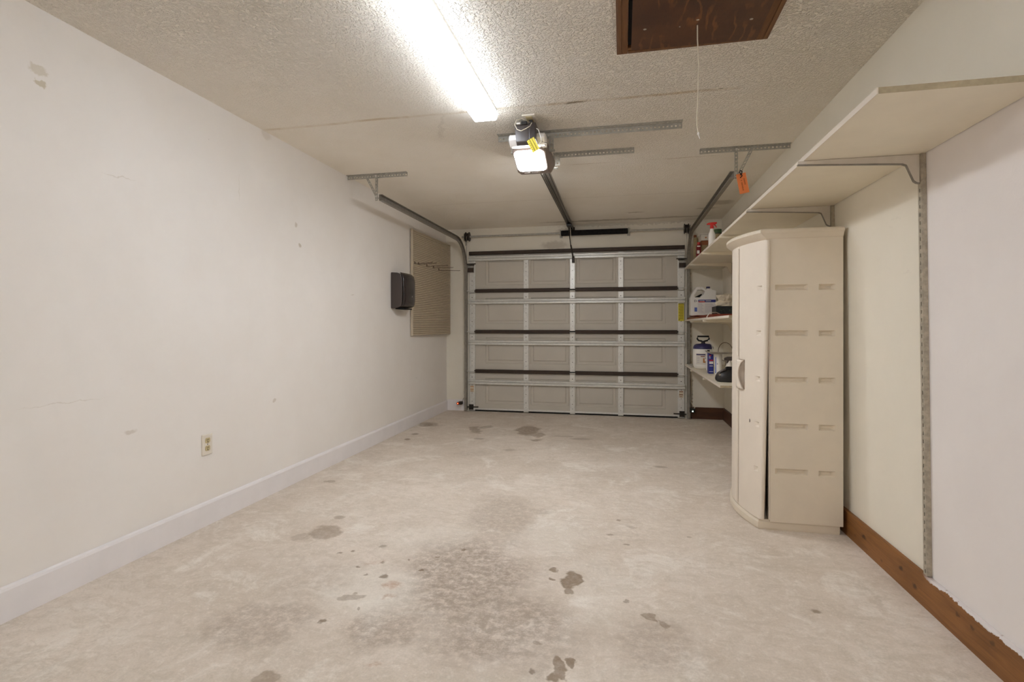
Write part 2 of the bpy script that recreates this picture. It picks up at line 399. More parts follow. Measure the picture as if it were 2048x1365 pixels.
def recess_grid(us, vs, holes, fn, depth, taper):
    """a surface fn(u, v, d) with tapered rectangular pockets; returns B"""
    b = B()
    U = sorted(set([round(u, 5) for u in us] + [round(h[i], 5) for h in holes for i in (0, 1)]))
    V = sorted(set([round(v, 5) for v in vs] + [round(h[i], 5) for h in holes for i in (2, 3)]))
    idx = {}
    def vid(u, v):
        if (u, v) not in idx: idx[(u, v)] = len(b.v); b.v.append(fn(u, v, 0))
        return idx[(u, v)]
    for i in range(len(U)-1):
        for j in range(len(V)-1):
            cu, cv = (U[i]+U[i+1])/2, (V[j]+V[j+1])/2
            if any(h[0] < cu < h[1] and h[2] < cv < h[3] for h in holes): continue
            b.f.append((vid(U[i], V[j]), vid(U[i+1], V[j]), vid(U[i+1], V[j+1]), vid(U[i], V[j+1])))
    for h in holes:
        d = h[4] if len(h) > 4 else depth; tp = h[5] if len(h) > 5 else taper
        cu = [u for u in U if h[0]-1e-6 <= u <= h[1]+1e-6]; cv = [v for v in V if h[2]-1e-6 <= v <= h[3]+1e-6]
        def inn(u, v):
            k = (u-h[0])/(h[1]-h[0]); q = (v-h[2])/(h[3]-h[2])
            return fn(h[0]+tp+k*(h[1]-h[0]-2*tp), h[2]+tp*.6+q*(h[3]-h[2]-1.2*tp), d)
        loop = [(u, h[2]) for u in cu] + [(h[1], v) for v in cv[1:]] + [(u, h[3]) for u in cu[::-1][1:]] + [(h[0], v) for v in cv[::-1][1:-1]]
        outer = [vid(round(u, 5), round(v, 5)) for u, v in loop]; k0 = len(b.v)
        for u, v in loop: b.v.append(inn(u, v))
        n = len(loop)
        for i in range(n): b.f.append((outer[i], outer[(i+1) % n], k0+(i+1) % n, k0+i))
        b.f.append(tuple(range(k0, k0+n)))
    return b

def perf_strip(b, p0, along, across, length, width, pitch=.025, hole=.011, hl=None):
    """flat strip with a row of holes"""
    p0 = Vector(p0); A = Vector(along).normalized(); D = Vector(across).normalized(); hl = hl or hole
    n = max(1, int(length/pitch)); pitch = length/n
    vs, fs = [], []
    T = [0, (width-hole)/2, (width+hole)/2, width]
    Ss = []
    for i in range(n): Ss += [i*pitch, i*pitch+(pitch-hl)/2, i*pitch+(pitch+hl)/2]
    Ss.append(length)
    for s_ in Ss:
        for t_ in T: vs.append(p0 + A*s_ + D*t_)
    for i in range(len(Ss)-1):
        for j in range(3):
            if i % 3 == 1 and j == 1: continue
            fs.append((i*4+j, i*4+j+1, i*4+4+j+1, i*4+4+j))
    b.add(vs, fs); return b
def perf_angle(name, p0, p1, d1, d2, mat, parent, w1=.032, w2=.032, **kw):
    b = B(); p0 = Vector(p0); p1 = Vector(p1); a = p1-p0
    perf_strip(b, p0, a, d1, a.length, w1, **kw); perf_strip(b, p0, a, d2, a.length, w2, **kw)
    return mk(name, b, mat, parent, solid=.0025)

# ------------------------------------------------------------------ room shell
b = B(); b.box(-2.6, 1.6, YF-.2, YB+.3, -.15, 0); struct(mk('floor', b, M['floor']))
b = B(); b.box(-2.6, 1.6, YF-.2, YB+.3, H, H+.12); struct(mk('ceiling', b, M['ceiling']))
def slab(xa, xb, y0, y1, xa1, xb1):
    b = B()
    b.add([(xa,y0,0),(xb,y0,0),(xb,y1,0),(xa,y1,0),(xa1,y0,H),(xb1,y0,H),(xb1,y1,H),(xa1,y1,H)], [(0,3,2,1),(4,5,6,7),(0,1,5,4),(1,2,6,5),(2,3,7,6),(3,0,4,7)])
    return b
struct(mk('wall_left', slab(-2.45, XL0, YF, YB, -2.45, XL1), M['wall_left']))
struct(mk('wall_right', slab(XR(0), 1.35, YF, YB, XR(H), 1.35), M['wall_right']))
DX0, DX1, DZ = -1.97, .73, 2.085
b = B(); b.box(-2.45, DX0, YB, YB+.14, 0, H); b.box(DX1, 1.35, YB, YB+.14, 0, H); b.box(DX0, DX1, YB, YB+.14, DZ, H)
struct(mk('wall_back', b, M['wall_back']))
b = B(); b.box(-2.45, 1.35, YF-.12, YF, 0, H); struct(mk('wall_front', b, M['wall_left']))
def board(name, poly_yz, x0, x1, mat, axis='y', a=0, c=0):
    b = B()
    if axis == 'y': b.prism(poly_yz, lambda t, z: (t, a, z), lambda t, z: (t, c, z))
    else: b.prism(poly_yz, lambda t, z: (a, t, z), lambda t, z: (c, t, z))
    return struct(mk(name, b, mat))
e = .001
pl = [(XL0+e, 0), (XL0+.016, 0), (XL0+.016, .118), (XL0+.011, .128), (XL0+e, .134)]
board('baseboard_left', pl, 0, 0, M['white_base'], 'y', YF+.01, YB-.002)
pl = [(YB-e, 0), (YB-.016, 0), (YB-.016, .132), (YB-.011, .14), (YB-e, .144)]
board('baseboard_back', pl, 0, 0, M['white_base'], 'x', XL0+.017, -2.035)
pl = [(XR(0)-e, 0), (XR(0)-.021, 0), (XR(0)-.021, .124), (XR(0)-.017, .130), (XR(0)-e-.002, .130)]
board('baseboard_right', pl, 0, 0, M['pine'], 'y', YF+.01, 3.9)
board('baseboard_right', [(x, z*1.08) for x, z in pl], 0, 0, M['darkwood'], 'y', 3.902, YB-.022)
pl = [(YB-e, 0), (YB-.020, 0), (YB-.020, .134), (YB-.016, .140), (YB-e, .140)]
board('baseboard_back', pl, 0, 0, M['darkwood'], 'x', .815, XR(0)-.002)
# door jamb boards beside the opening
b = B(); b.box(-2.034, -1.99, YB-.012, YB-e, 0, 2.2); struct(mk('trim_1', b, M['wall_back'], bevel=.002))
b = B(); b.box(.775, .808, YB-.012, YB-e, 0, 2.2); struct(mk('trim_2', b, M['wall_back'], bevel=.002))

# ------------------------------------------------------------------ garage door
DL, DR = -1.985, .742
door = root('door_1', (-.62, YB, 0), kind='structure'); door['label'] = 'closed sectional garage door seen from inside, galvanised stiles and struts'
EMB = [(-1.768, -1.215), (-1.165, -.665), (-.575, -.075), (-.025, .522)]
STI = [(DL, DL+.078), (-1.252, -1.188), (-.651, -.588), (-.050, .015), (DR-.078, DR)]
SECZ = [(0, .531), (.535, 1.052), (1.056, 1.590), (1.594, 2.088)]
YP = YB-.006
for si, (z0, z1) in enumerate(SECZ):
    if si == 3: e0, e1 = z0+.072, z0+.42
    else: e0, e1 = z0+.10, z0+.44
    def fn(u, v, d): return (u, YP+d, v)
    holes = [(a, c, e0, e1, .010, .010) for a, c in EMB]
    b = recess_grid([DL, DR], [z0+.006, z1-.004], holes, fn, .010, .010)
    for a, c in EMB:       # inner raised field of each embossed rectangle
        x0, x1, q0, q1 = a+.035, c-.035, e0+.035, e1-.035
        b.add([(x0,YP+.0095,q0),(x1,YP+.0095,q0),(x1,YP+.0095,q1),(x0,YP+.0095,q1),(x0+.012,YP+.002,q0+.012),(x1-.012,YP+.002,q0+.012),(x1-.012,YP+.002,q1-.012),(x0+.012,YP+.002,q1-.012)],
              [(4,5,6,7),(0,1,5,4),(1,2,6,5),(2,3,7,6),(3,0,4,7)])
    b.add([(DL,YP+.03,z0+.006),(DR,YP+.03,z0+.006),(DR,YP+.03,z1-.004),(DL,YP+.03,z1-.004)], [(0,1,2,3)])
    sec = mk('door_section', b, M['door'], door)
    # end and centre stiles with bolt holes
    for k, (x0, x1) in enumerate(STI):
        s_ = B()
        s_.box(x0, x1, YP-.020, YP-.001, z0+.008, z1-.03)
        st = mk('stile', s_, M['galv_light'], sec, bevel=.003)
        hb = B(); xc = (x0+x1)/2
        for q in ((.07, .0035), (.13, .005), (.24, .0045), (.30, .003), (.345, .005), (.41, .0035), (.45, .006)):
            if z0+q[0] < z1-.05: hb.lathe((xc, YP-.0215, z0+q[0]), [(q[1], 0), (q[1], .002)], 8, axis='y')
        tagp(mk('bolt_hole', hb, M['dark'], sec), kind='stuff')
    # dark edge rail along the top of each section
    segs = [(DL+.085, DR-.085)] if si == 3 else [(DL+.085, -.655), (-.583, DR-.085)]
    if si == 3: segs = [(DL, DR)]
    for x0, x1 in segs:
        r = B(); zz = z1-.022
        r.prism([(0, zz), (-.030, zz), (-.036, zz+.006), (-.036, zz+.040), (-.030, zz+.046), (0, zz+.046)], lambda t, z: (x0, YP-.004+t, z), lambda t, z: (x1, YP-.004+t, z))
        mk('edge_rail', r, M['lip'], sec, bevel=.0015)
    # double-lipped strut
    zc = z1-.143
    if si == 3: zc = z1-.072
    def lipb(q0, q1, d):
        r = B(); r.prism([(0, q0), (-d*.7, q0), (-d, q0+(q1-q0)*.25), (-d, q0+(q1-q0)*.75), (-d*.7, q1), (0, q1)], lambda t, z: (DL-.004, YP-.021+t, z), lambda t, z: (DR+.004, YP-.021+t, z)); return r
    g1 = lipb(zc-.030, zc-.003, .022); g1.add(*[getattr(lipb(zc+.006, zc+.030, .026), k) for k in ('v', 'f')]); g1.box(DL-.004, DR+.004, YP-.024, YP-.021, zc-.005, zc+.008)
    mk('strut', g1, M['galv_light'], sec)
    # rollers on short stems in the track
    if si < 3:
        for sgn, xe in ((-1, DL), (1, DR)):
            r = B(); zz = z1+.0
            r.tube([(xe-sgn*.075, YP-.045, zz), (xe+sgn*.045, YP-.045, zz)], .006, 8)
            r.box(min(xe-sgn*.07, xe-sgn*.01), max(xe-sgn*.07, xe-sgn*.01), YP-.034, YP-.0215, zz-.022, zz+.022)
            mk('hinge', r, M['galv_light'], sec, bevel=.001)
            rr = B(); rr.lathe((xe+sgn*.040, YP-.045, zz), [(.012, -.012), (.021, -.008), (.021, .008), (.012, .012)], 14, axis='x'); mk('roller', rr, M['black'], sec)
    if si == 3:
        for sgn, xe in ((-1, DL), (1, DR)):
            r = B(); a0, a1 = sorted((xe+sgn*.01, xe-sgn*.07)); r.box(a0, a1, YP-.035, YP-.0215, 1.83, 1.955)
            r.box(a0, a1+.0, YP-.06, YP-.035, 1.93, 1.937); mk('top_bracket', r, M['galv'], sec, bevel=.002)
            r = B(); a0, a1 = sorted((xe+sgn*.012, xe-sgn*.066)); r.box(a0, a1, YP-.052, YP-.036, 1.84, 1.895); mk('bracket_slide', r, M['lip'], sec, bevel=.002)
            r = B(); r.tube([(xe-sgn*.10, YP-.065, 1.945), (xe+sgn*.045, YP-.05, 1.945)], .007, 8); r.tube([(xe-sgn*.08, YP-.062, 1.93), (xe+sgn*.01, YP-.055, 1.93)], .006, 6)
            mk('roller_stem', r, M['dark'], sec)
            rr = B(); rr.lathe((xe+sgn*.040, YP-.05, 1.945), [(.012, -.012), (.021, -.008), (.021, .008), (.012, .012)], 14, axis='x'); mk('roller', rr, M['black'], sec)
    if si == 0:
        for sgn, xe in ((-1, DL), (1, DR)):
            r = B(); r.tube([(xe+sgn*.02, YP-.04, .055), (xe-sgn*.13, YP-.04, .06)], .008, 8)
            a0, a1 = sorted((xe, xe-sgn*.06)); r.box(a0, a1, YP-.034, YP-.0215, .02, .09); mk('bottom_bracket', r, M['dark'], sec, bevel=.001)
        r = B(); r.box(DL, DR, YP-.012, YP+.028, .004, .022); mk('bottom_seal', r, M['rubber'], sec)
        r = B(); r.box(DL, DR, YP-.026, YP-.001, .022, .040); mk('bottom_rail', r, M['galv_light'], sec, bevel=.002)
# stickers on the end stiles
t1 = root('warning_sticker', (DR-.04, YP-.022, 1.18), 'yellow warning sticker on the door stile beside the shelves', 'sticker')
b = B(); b.box(DR-.074, DR-.006, YP-.0235, YP-.021, 1.188, 1.405); mk('sheet', b, M['yellow'], t1)
b = B()
for i in range(9): b.box(DR-.066+(i % 2)*.008, DR-.016, YP-.0242, YP-.0235, 1.215+i*.019, 1.221+i*.019)
b.box(DR-.068, DR-.056, YP-.0242, YP-.0235, 1.20, 1.21); b.box(DR-.07, DR-.01, YP-.0242, YP-.0235, 1.393, 1.402)
mk('print', b, M['yellow_dark'], t1)
for k, (xa, lab) in enumerate(((DL+.012, 'small cream and brown sticker low on the stile by the red sensor'), (DR-.066, 'small cream and red sticker low on the stile by the green sensor'))):
    t1 = root('small_sticker', (xa+.028, YP-.022, .28), lab, 'sticker')
    b = B(); b.box(xa, xa+.052, YP-.0232, YP-.021, .255, .338); mk('sheet', b, M['paper'], t1)
    b = B(); b.box(xa+.004, xa+.048, YP-.0240, YP-.0232, .322, .330); b.box(xa+.004, xa+.048, YP-.0240, YP-.0232, .286, .294); b.box(xa+.012, xa+.04, YP-.0240, YP-.0232, .262, .268)
    mk('print', b, M['ink'] if k else M['brown_print'], t1)

# ------------------------------------------------------------------ door tracks
def c_track(pts, side, name, parent):
    """C-section rail swept along a path in the y-z plane at fixed x; side=+1 opens to +x"""
    prof = [(-.004, -.026), (.026, -.026), (.026, -.022), (0, -.022), (0, .022), (.026, .022), (.026, .026), (-.004, .026)]
    b = B(); m = len(pts); n = len(prof)
    for i, (x, y, z) in enumerate(pts):
        a, c = pts[max(0, i-1)], pts[min(m-1, i+1)]
        d = Vector((0, c[1]-a[1], c[2]-a[2])).normalized(); nn = Vector((0, -d.z, d.y))
        for (u, v) in prof: b.v.append((x + side*u, y + nn.y*v, z + nn.z*v))
    for i in range(m-1):
        for k in range(n): b.f.append((i*n+k, i*n+(k+1) % n, (i+1)*n+(k+1) % n, (i+1)*n+k))
    b.f += [tuple(range(n)), tuple((m-1)*n+k for k in range(n))]
    return mk(name, b, M['track'], parent)
def track(x, side, y0, label, ysup, xa, xb, xdiag):
    t = root('door_track', (x, YB-.05, 0), label, 'track')
    yv = YB-.055; R_ = .40; zh = 2.228
    pts = [(x, yv, .01), (x, yv, zh-R_)] + [(x, yv-R_+R_*math.cos(a), zh-R_+R_*math.sin(a)) for a in [PI/2*i/14 for i in range(1, 15)]] + [(x, y0, zh)]
    c_track(pts, side, 'rail', t)
    # slotted ceiling angle, drop hanger and diagonal brace
    perf_angle('ceiling_angle', (xa, ysup, H-.001), (xb, ysup, H-.001), (0, 0, -1), (0, -1, 0), M['galv'], t, .032, .028)
    perf_angle('hanger', (x, ysup-.004, H-.006), (x, ysup-.004, zh-.035), (-side*1.0, 0, 0), (0, -1, 0), M['galv'], t, .024, .022)
    perf_angle('brace', (xdiag, ysup+.004, H-.010), (x-side*.018, ysup+.004, zh-.01), (.93, 0, .37*(-side)), (0, 1, 0), M['galv'], t, .030, .02)
    bb = B(); bb.lathe((x-side*.012, ysup-.012, H-.018), [(.009, -.006), (.009, .004)], 6, axis='y'); bb.lathe((x-side*.008, ysup-.012, zh), [(.009, -.006), (.009, .004)], 6, axis='y'); mk('bolt', bb, M['galv_light'], t)
    # wall angle that ties the upright rail to the jamb
    bb = B(); xo = x-side*.006
    for z in (.25, .9, 1.5, 1.86): bb.box(min(xo, xo-side*.012), max(xo, xo-side*.012), YB-.05, YB-.0135, z-.02, z+.02)
    bb.box(min(xo-side*.004, xo-side*.010), max(xo-side*.004, xo-side*.010), YB-.034, YB-.0135, .01, 2.12)
    mk('wall_angle', bb, M['galv'], t, bevel=.001)
    return t
track(-2.032, 1, 4.10, 'steel door track curving up beside the ribbed wall panel', 4.075, -2.315, -1.765, -2.155)
track(.793, -1, 4.02, 'steel door track curving up above the cream shelves', 4.0, .555, 1.165, .905)

# orange tag on the shelf-side track
t = root('hanging_tag', (.83, 3.96, 2.055), 'orange cardboard tag tied to the end of a door track', 'tag')
def tp(u, v, d=0):   # tag plane, slightly curled
    x = .797+u*.064+.014*v*v+(.004 if 0 else 0); z = 2.212-v*.142+.012*u
    return (x+.012*v, 3.962-.012*math.sin(PI*v)+d, z)
b = B(); n = 6
for i in range(n+1):
    for j in range(4): b.v.append(tp(j/3, i/n))
for i in range(n):
    for j in range(3): b.f.append((i*4+j, i*4+j+1, i*4+4+j+1, i*4+4+j))
mk('card', b, M['orange'], t, solid=.0012)
b = B()
for col, (u0, a0, a1, cnt) in enumerate(((.36, .36, .88, 9), (.66, .30, .62, 7))):
    for i in range(cnt):
        if col == 0 and i == 1: continue
        v0 = a0+(a1-a0)*i/cnt; v1 = v0+(a1-a0)/cnt*.55
        for (q0, q1) in ((0, .05), (.07, .12)):
            b.add([tp(u0+q0, v0, -.0012), tp(u0+q1, v0, -.0012), tp(u0+q1, v1, -.0012), tp(u0+q0, v1, -.0012)], [(0,1,2,3)])
mk('lettering', b, M['ink'], t)
b = B(); b.tube([(.823, 3.955, 2.185), (.835, 3.948, 2.197), (.828, 3.95, 2.212), (.818, 3.958, 2.225), (.826, 3.962, 2.24), (.838, 3.962, 2.232), (.835, 3.958, 2.218), (.824, 3.95, 2.205)], .0035, 6)
mk('tie_wire', b, M['matte_black'], t)

# ------------------------------------------------------------------ torsion spring assembly
t = root('torsion_spring_assembly', (-.62, 6.55, 2.302), 'torsion shaft with black spring mounted on the header above the door', 'door hardware')
b = B(); b.tube([(-2.07, 6.55, 2.302), (.85, 6.55, 2.304)], .0125, 12); mk('shaft', b, M['galv'], t, smooth='auto')
b = B(); nt = 46
prof = [(.022, 0), (.033, .002)]
for i in range(nt):
    x = .01+i*.80/nt; prof += [(.0335, x), (.036, x+.80/nt*.5)]
prof += [(.033, .82), (.022, .822)]
b.lathe((-.755, 6.55, 2.302), prof, 16, axis='x'); mk('spring', b, M['matte_black'], t)
for x in (-.772, .072):
    b = B(); b.lathe((x, 6.55, 2.302), [(.018, 0), (.040, .003), (.040, .012), (.030, .018), (.030, .024)], 16, axis='x')
    b.box(x+.004, x+.010, 6.545, YB-.001, 2.262, 2.345); b.box(x-.012, x+.026, YB-.006, YB-.001, 2.255, 2.352); mk('spring_plate', b, M['galv'], t)
for x, sgn in ((-1.99, 1), (.757, -1)):
    b = B(); b.lathe((x, 6.55, 2.302), [(.028, -.028), (.062, -.026), (.062, -.020), (.05, -.016), (.05, .016), (.062, .020), (.062, .026), (.034, .03)], 20, axis='x')
    mk('cable_drum', b, M['dark'], t, smooth='auto')
    b = B(); b.box(x-sgn*.046-.002, x-sgn*.046+.002, 6.53, YB-.001, 2.25, 2.345); b.box(x-sgn*.046-.012, x-sgn*.046+.012, YB-.005, YB-.0012, 2.2, 2.36); mk('bearing_plate', b, M['galv'], t)
    b = B(); b.tube([(x+sgn*.0, 6.50, 2.30), (x-sgn*.012, 6.56, .08)], .0025, 6); mk('cable', b, M['track'], t)

# ------------------------------------------------------------------ opener
t = root('garage_door_opener', (-.57, 3.5, 2.15), 'lit garage door opener with dark housing hung under the ceiling', 'door opener')
# main body behind the lens (taupe) : sloped underside
b = B(); poly = [(3.27, 2.30), (3.262, 2.248), (3.455, 2.170), (3.56, 2.186), (3.76, 2.290), (3.76, 2.335), (3.30, 2.335)]
b.prism(poly, lambda y, z: (-.695, y, z), lambda y, z: (-.478, y, z)); mk('housing', b, M['taupe'], t, bevel=.012, seg=3, smooth='auto')
# glowing lens, a rounded plate standing proud of the sloped face
def lens_pt(u, v, d):
    y = 3.262+v*.180; z = 2.249-v*.072
    return (-.686+u*.196, y-d*.38, z-d*.92)
b = B(); rr = []
for cx, cy, a0 in ((.86, .16, -PI/2), (.86, .80, 0), (.14, .80, PI/2), (.14, .16, PI)):
    for i in range(5):
        a = a0+PI/2*i/4; rr.append((cx+.14*math.cos(a), cy+(.16 if cy < .5 else .20)*math.sin(a)))
n = len(rr); k0 = len(b.v)
for (s_, d) in ((1, -.010), (1, .004), (.97, .009), (.88, .012)):
    for (u, v) in rr: b.v.append(lens_pt(.5+(u-.5)*s_, .5+(v-.5)*s_, d))
for L in range(3):
    for i in range(n): b.f.append((L*n+i, L*n+(i+1) % n, (L+1)*n+(i+1) % n, (L+1)*n+i))
b.f += [tuple(range(3*n, 4*n)), tuple(range(n))[::-1]]
mk('lamp_lens', b, M['lens'], t, smooth='auto')
b = B(); b.prism([(3.225, 2.268), (3.18, 2.30), (3.20, 2.335), (3.30, 2.345), (3.30, 2.268)], lambda y, z: (-.700, y, z), lambda y, z: (-.470, y, z)); mk('lens_shell', b, M['shellw'], t, bevel=.01, seg=3, smooth='auto')
b = B(); b.prism([(3.590, 2.1985), (3.745, 2.2775), (3.7405, 2.2860), (3.5855, 2.2070)], lambda y, z: (-.675, y, z-.003), lambda y, z: (-.52, y, z-.003)); mk('lamp_lens', b, M['fill_lens'], t)  # added glowing plate, hidden from view, to light the door end
b = B(); b.prism([(3.150, 2.372), (3.145, 2.268), (3.165, 2.250), (3.215, 2.262), (3.27, 2.30), (3.27, 2.385), (3.165, 2.385)], lambda y, z: (-.655+(.012 if z < 2.29 else 0), y, z), lambda y, z: (-.522, y, z))
mk('rear_housing', b, M['charcoal'], t, bevel=.006, smooth='auto')
b = B(); b.box(-.56, -.520, 3.135, 3.25, 2.275, 2.378); mk('side_panel', b, M['smoke'], t, bevel=.003)
b = B(); b.box(-.640, -.615, 3.136, 3.15, 2.375, 2.383); mk('terminal_block', b, M['white_pl'], t); b = B(); b.box(-.61, -.575, 3.14, 3.16, 2.373, 2.392); mk('terminal_block', b, M['black'], t, bevel=.002)
b = B()
for i in range(5): b.box(-.60+i*.012, -.593+i*.012, 3.470, 3.474, 2.1685, 2.172)
b.box(-.65, -.61, 3.465, 3.469, 2.1680, 2.172); mk('vent_mark', b, M['shellw'], t)
perf_angle('ceiling_angle', (-.826, 3.44, H-.001), (.372, 3.44, H-.001), (0, 0, -1), (0, -1, 0), M['galv'], t, .036, .05)
perf_angle('ceiling_angle', (-.505, 3.86, H-.001), (.085, 3.86, H-.001), (0, 0, -1), (0, -1, 0), M['galv'], t, .036, .02)
perf_angle('hanger', (-.765, 3.43, H-.02), (-.722, 3.43, 2.292), (1, 0, 0), (0, 1, 0), M['galv'], t, .03, .02)
perf_angle('hanger', (-.476, 3.43, H-.02), (-.476, 3.43, 2.30), (1, 0, 0), (0, 1, 0), M['galv'], t, .03, .02)
perf_angle('hanger', (-.488, 3.85, H-.005), (-.488, 3.85, 2.325), (1, 0, 0), (0, 1, 0), M['galv'], t, .034, .02)
for q in ((-.735, -.69, 3.42, 3.45, 2.295, 2.302), (-.485, -.44, 3.42, 3.45, 2.295, 2.302), (-.60, -.47, 3.84, 3.87, 2.305, 2.311), (-.60, -.52, 3.762, 3.84, 2.305, 2.311)):
    b = B(); b.box(*q); mk('mounting_tab', b, M['galv'], t)
# rail to the header, trolley, arm
P0 = Vector((-.553, 3.72, 2.258)); P1 = Vector((-.633, 6.42, 2.385)); dv = (P1-P0).normalized(); sx = Vector((1, 0, 0)); up = sx.cross(dv).normalized()
if up.z < 0: up = -up
def railbox(b, u0, u1, v0, v1, s0=0, s1=1):
    L_ = (P1-P0).length; vs = []
    for s_ in (s0*L_, s1*L_):
        for (u, v) in ((u0, v0), (u1, v0), (u1, v1), (u0, v1)): vs.append(P0+dv*s_+sx*u+up*v)
    b.add(vs, [(0,1,2,3),(4,7,6,5),(0,4,5,1),(1,5,6,2),(2,6,7,3),(3,7,4,0)])
b = B(); railbox(b, -.022, .022, .010, .013); railbox(b, -.032, -.022, -.012, .013); railbox(b, .022, .032, -.012, .013); mk('rail', b, M['track'], t)
b = B(); railbox(b, -.033, -.028, -.0155, -.012); railbox(b, .026, .033, -.0155, -.012); mk('rail_lip', b, M['dark'], t)
b = B(); railbox(b, -.006, .000, -.006, -.002, .02, .97); mk('drive_chain', b, M['dark'], t)
b = B(); railbox(b, -.03, .03, -.045, -.014, .935, .985); mk('trolley', b, M['black'], t, bevel=.006)
b = B(); pc = P0+dv*((P1-P0).length*1.0); b.lathe((pc.x+.004, pc.y, pc.z-.014), [(.03, -.02), (.045, -.016), (.034, -.006), (.034, .006), (.045, .016), (.03, .02)], 16, axis='x'); mk('pulley', b, M['matte_black'], t, smooth='auto')
b = B(); b.box(-.655, -.612, 6.44, 6.632, 2.346, 2.351); b.box(-.655, -.650, 6.40, 6.632, 2.344, 2.395); b.box(-.612, -.607, 6.40, 6.632, 2.344, 2.395); b.box(-.67, -.592, 6.627, 6.632, 2.30, 2.39); mk('header_bracket', b, M['dark'], t)
b = B(); b.tube([(-.635, 6.26, 2.345), (-.628, 6.47, 2.13)], .006, 6); mk('arm', b, M['dark'], t)
b = B(); b.tube([(-.626, 6.465, 2.135), (-.607, 6.565, 1.99)], .010, 6); b.box(-.622, -.590, 6.56, 6.605, 1.93, 2.01); mk('arm_bracket', b, M['dark'], t, bevel=.002)
b = B(); b.tube([(-.618, 6.30, 2.325), (-.612, 6.31, 2.23), (-.610, 6.31, 2.19)], .003, 6); mk('release_cord', b, M['cord_m'], t)
# warning label hanging under the opener
def yt(u, v, d=0): return (-.572+u*.040+v*.030, 3.13+d, 2.262-v*.060+u*.022)
tt = root('hanging_label', (-.55, 3.13, 2.2), 'yellow folded warning tag hanging from the opener wires', 'tag')
b = B()
for i, (u, dd) in enumerate(((0, 0), (.33, -.006), (.36, 0), (.68, -.006), (.71, 0), (1.05, -.004))):
    b.v += [yt(u, 0, dd), yt(u, 1.25, dd)]
for i in range(5): b.f.append((2*i, 2*i+1, 2*i+3, 2*i+2))
mk('card', b, M['yellow'], tt, solid=.001)
b = B()
for u in (.34, .70): b.add([yt(u, .02, -.008), yt(u+.05, .02, -.008), yt(u+.05, 1.2, -.008), yt(u, 1.2, -.008)], [(0,1,2,3)])
for i in range(5): b.add([yt(.12, .15+i*.2, -.008), yt(.27, .15+i*.2, -.008), yt(.27, .2+i*.2, -.008), yt(.12, .2+i*.2, -.008)], [(0,1,2,3)])
mk('print', b, M['yellow_dark'], tt)
t = root('opener_wiring', (-.49, 3.2, 2.3), 'thin bell wires looping off the side of the opener', 'wire')
b = B(); b.tube([(-.518, 3.14, 2.335), (-.505, 3.13, 2.328), (-.492, 3.12, 2.30), (-.482, 3.12, 2.265), (-.474, 3.12, 2.245), (-.45, 3.13, 2.243)], .0022, 6); mk('dark_wire', b, M['dark'], t)
b = B(); b.tube([(-.515, 3.14, 2.34), (-.500, 3.12, 2.325), (-.488, 3.11, 2.29), (-.478, 3.11, 2.25), (-.496, 3.11, 2.23)], .0018, 6); mk('white_wire', b, M['white_pl'], t)
b = B(); b.tube([(-.474, 3.12, 2.243), (-.447, 3.12, 2.235), (-.452, 3.12, 2.215), (-.468, 3.12, 2.212), (-.485, 3.115, 2.225)], .002, 6); mk('white_wire', b, M['cord_m'], t)
# ceiling outlet, cord
t = root('ceiling_outlet', (-.56, 3.165, H-.02), 'white outlet box on the ceiling behind the opener', 'outlet')
b = B(); b.box(-.600, -.520, 3.105, 3.225, H-.010, H-.0005); mk('cover_plate', b, M['plate'], t, bevel=.003)
b = B(); b.box(-.580, -.540, 3.12, 3.21, H-.0125, H-.010); mk('socket_face', b, M['socket'], t, bevel=.002)
t = root('power_plug', (-.555, 3.18, H-.05), 'black plug and pale cord hanging from the ceiling outlet', 'plug')
b = B(); b.box(-.567, -.543, 3.165, 3.200, H-.045, H-.013); b.box(-.56, -.55, 3.17, 3.19, H-.07, H-.045); mk('plug_body', b, M['black'], t, bevel=.003)
b = B(); b.tube([(-.56, 3.165, H-.03), (-.60, 3.12, H-.02), (-.632, 3.1, H-.035), (-.640, 3.09, H-.065), (-.625, 3.085, H-.098), (-.60, 3.085, H-.108), (-.572, 3.09, H-.095), (-.548, 3.1, H-.078), (-.54, 3.12, H-.05)], .0022, 6); mk('cord', b, M['cord_m'], t)

# ------------------------------------------------------------------ ceiling light (and an added fill copy, unseen behind the camera)
def tubelight(y0, y1, xc, mat, side, label):
    t = root('ceiling_light', (xc, (y0+y1)/2, H-.07), label, 'ceiling light')
    b = B(); b.prism([(-.071, H-.001), (-.071, H-.026), (.071, H-.026), (.071, H-.001)], lambda u, z: (xc+u, y0, z), lambda u, z: (xc+u, y1, z)); mk('housing', b, M['white_pl'], t)
    b = B(); b.prism([(-.076, H-.0265), (-.072, H-.050), (.072, H-.050), (.076, H-.0265)], lambda u, z: (xc+u, y0+.002, z), lambda u, z: (xc+u, y1-.002, z)); mk('diffuser_wing', b, side, t)
    b = B(); b.prism([(-.0719, H-.0505), (-.064, H-.066), (.064, H-.066), (.0719, H-.0505)], lambda u, z: (xc+u, y0+.002, z), lambda u, z: (xc+u, y1-.002, z)); mk('diffuser', b, mat, t)
    return t
tubelight(1.74, 3.0, -.80, M['tube'], M['tube_side'], 'long lit fluorescent wraparound light on the ceiling')
tubelight(-1.25, -.03, .25, M['rear_fill'], M['rear_fill_side'], 'added wraparound fill light on the ceiling behind the viewpoint')  # unseen lamp added to brighten the room from behind

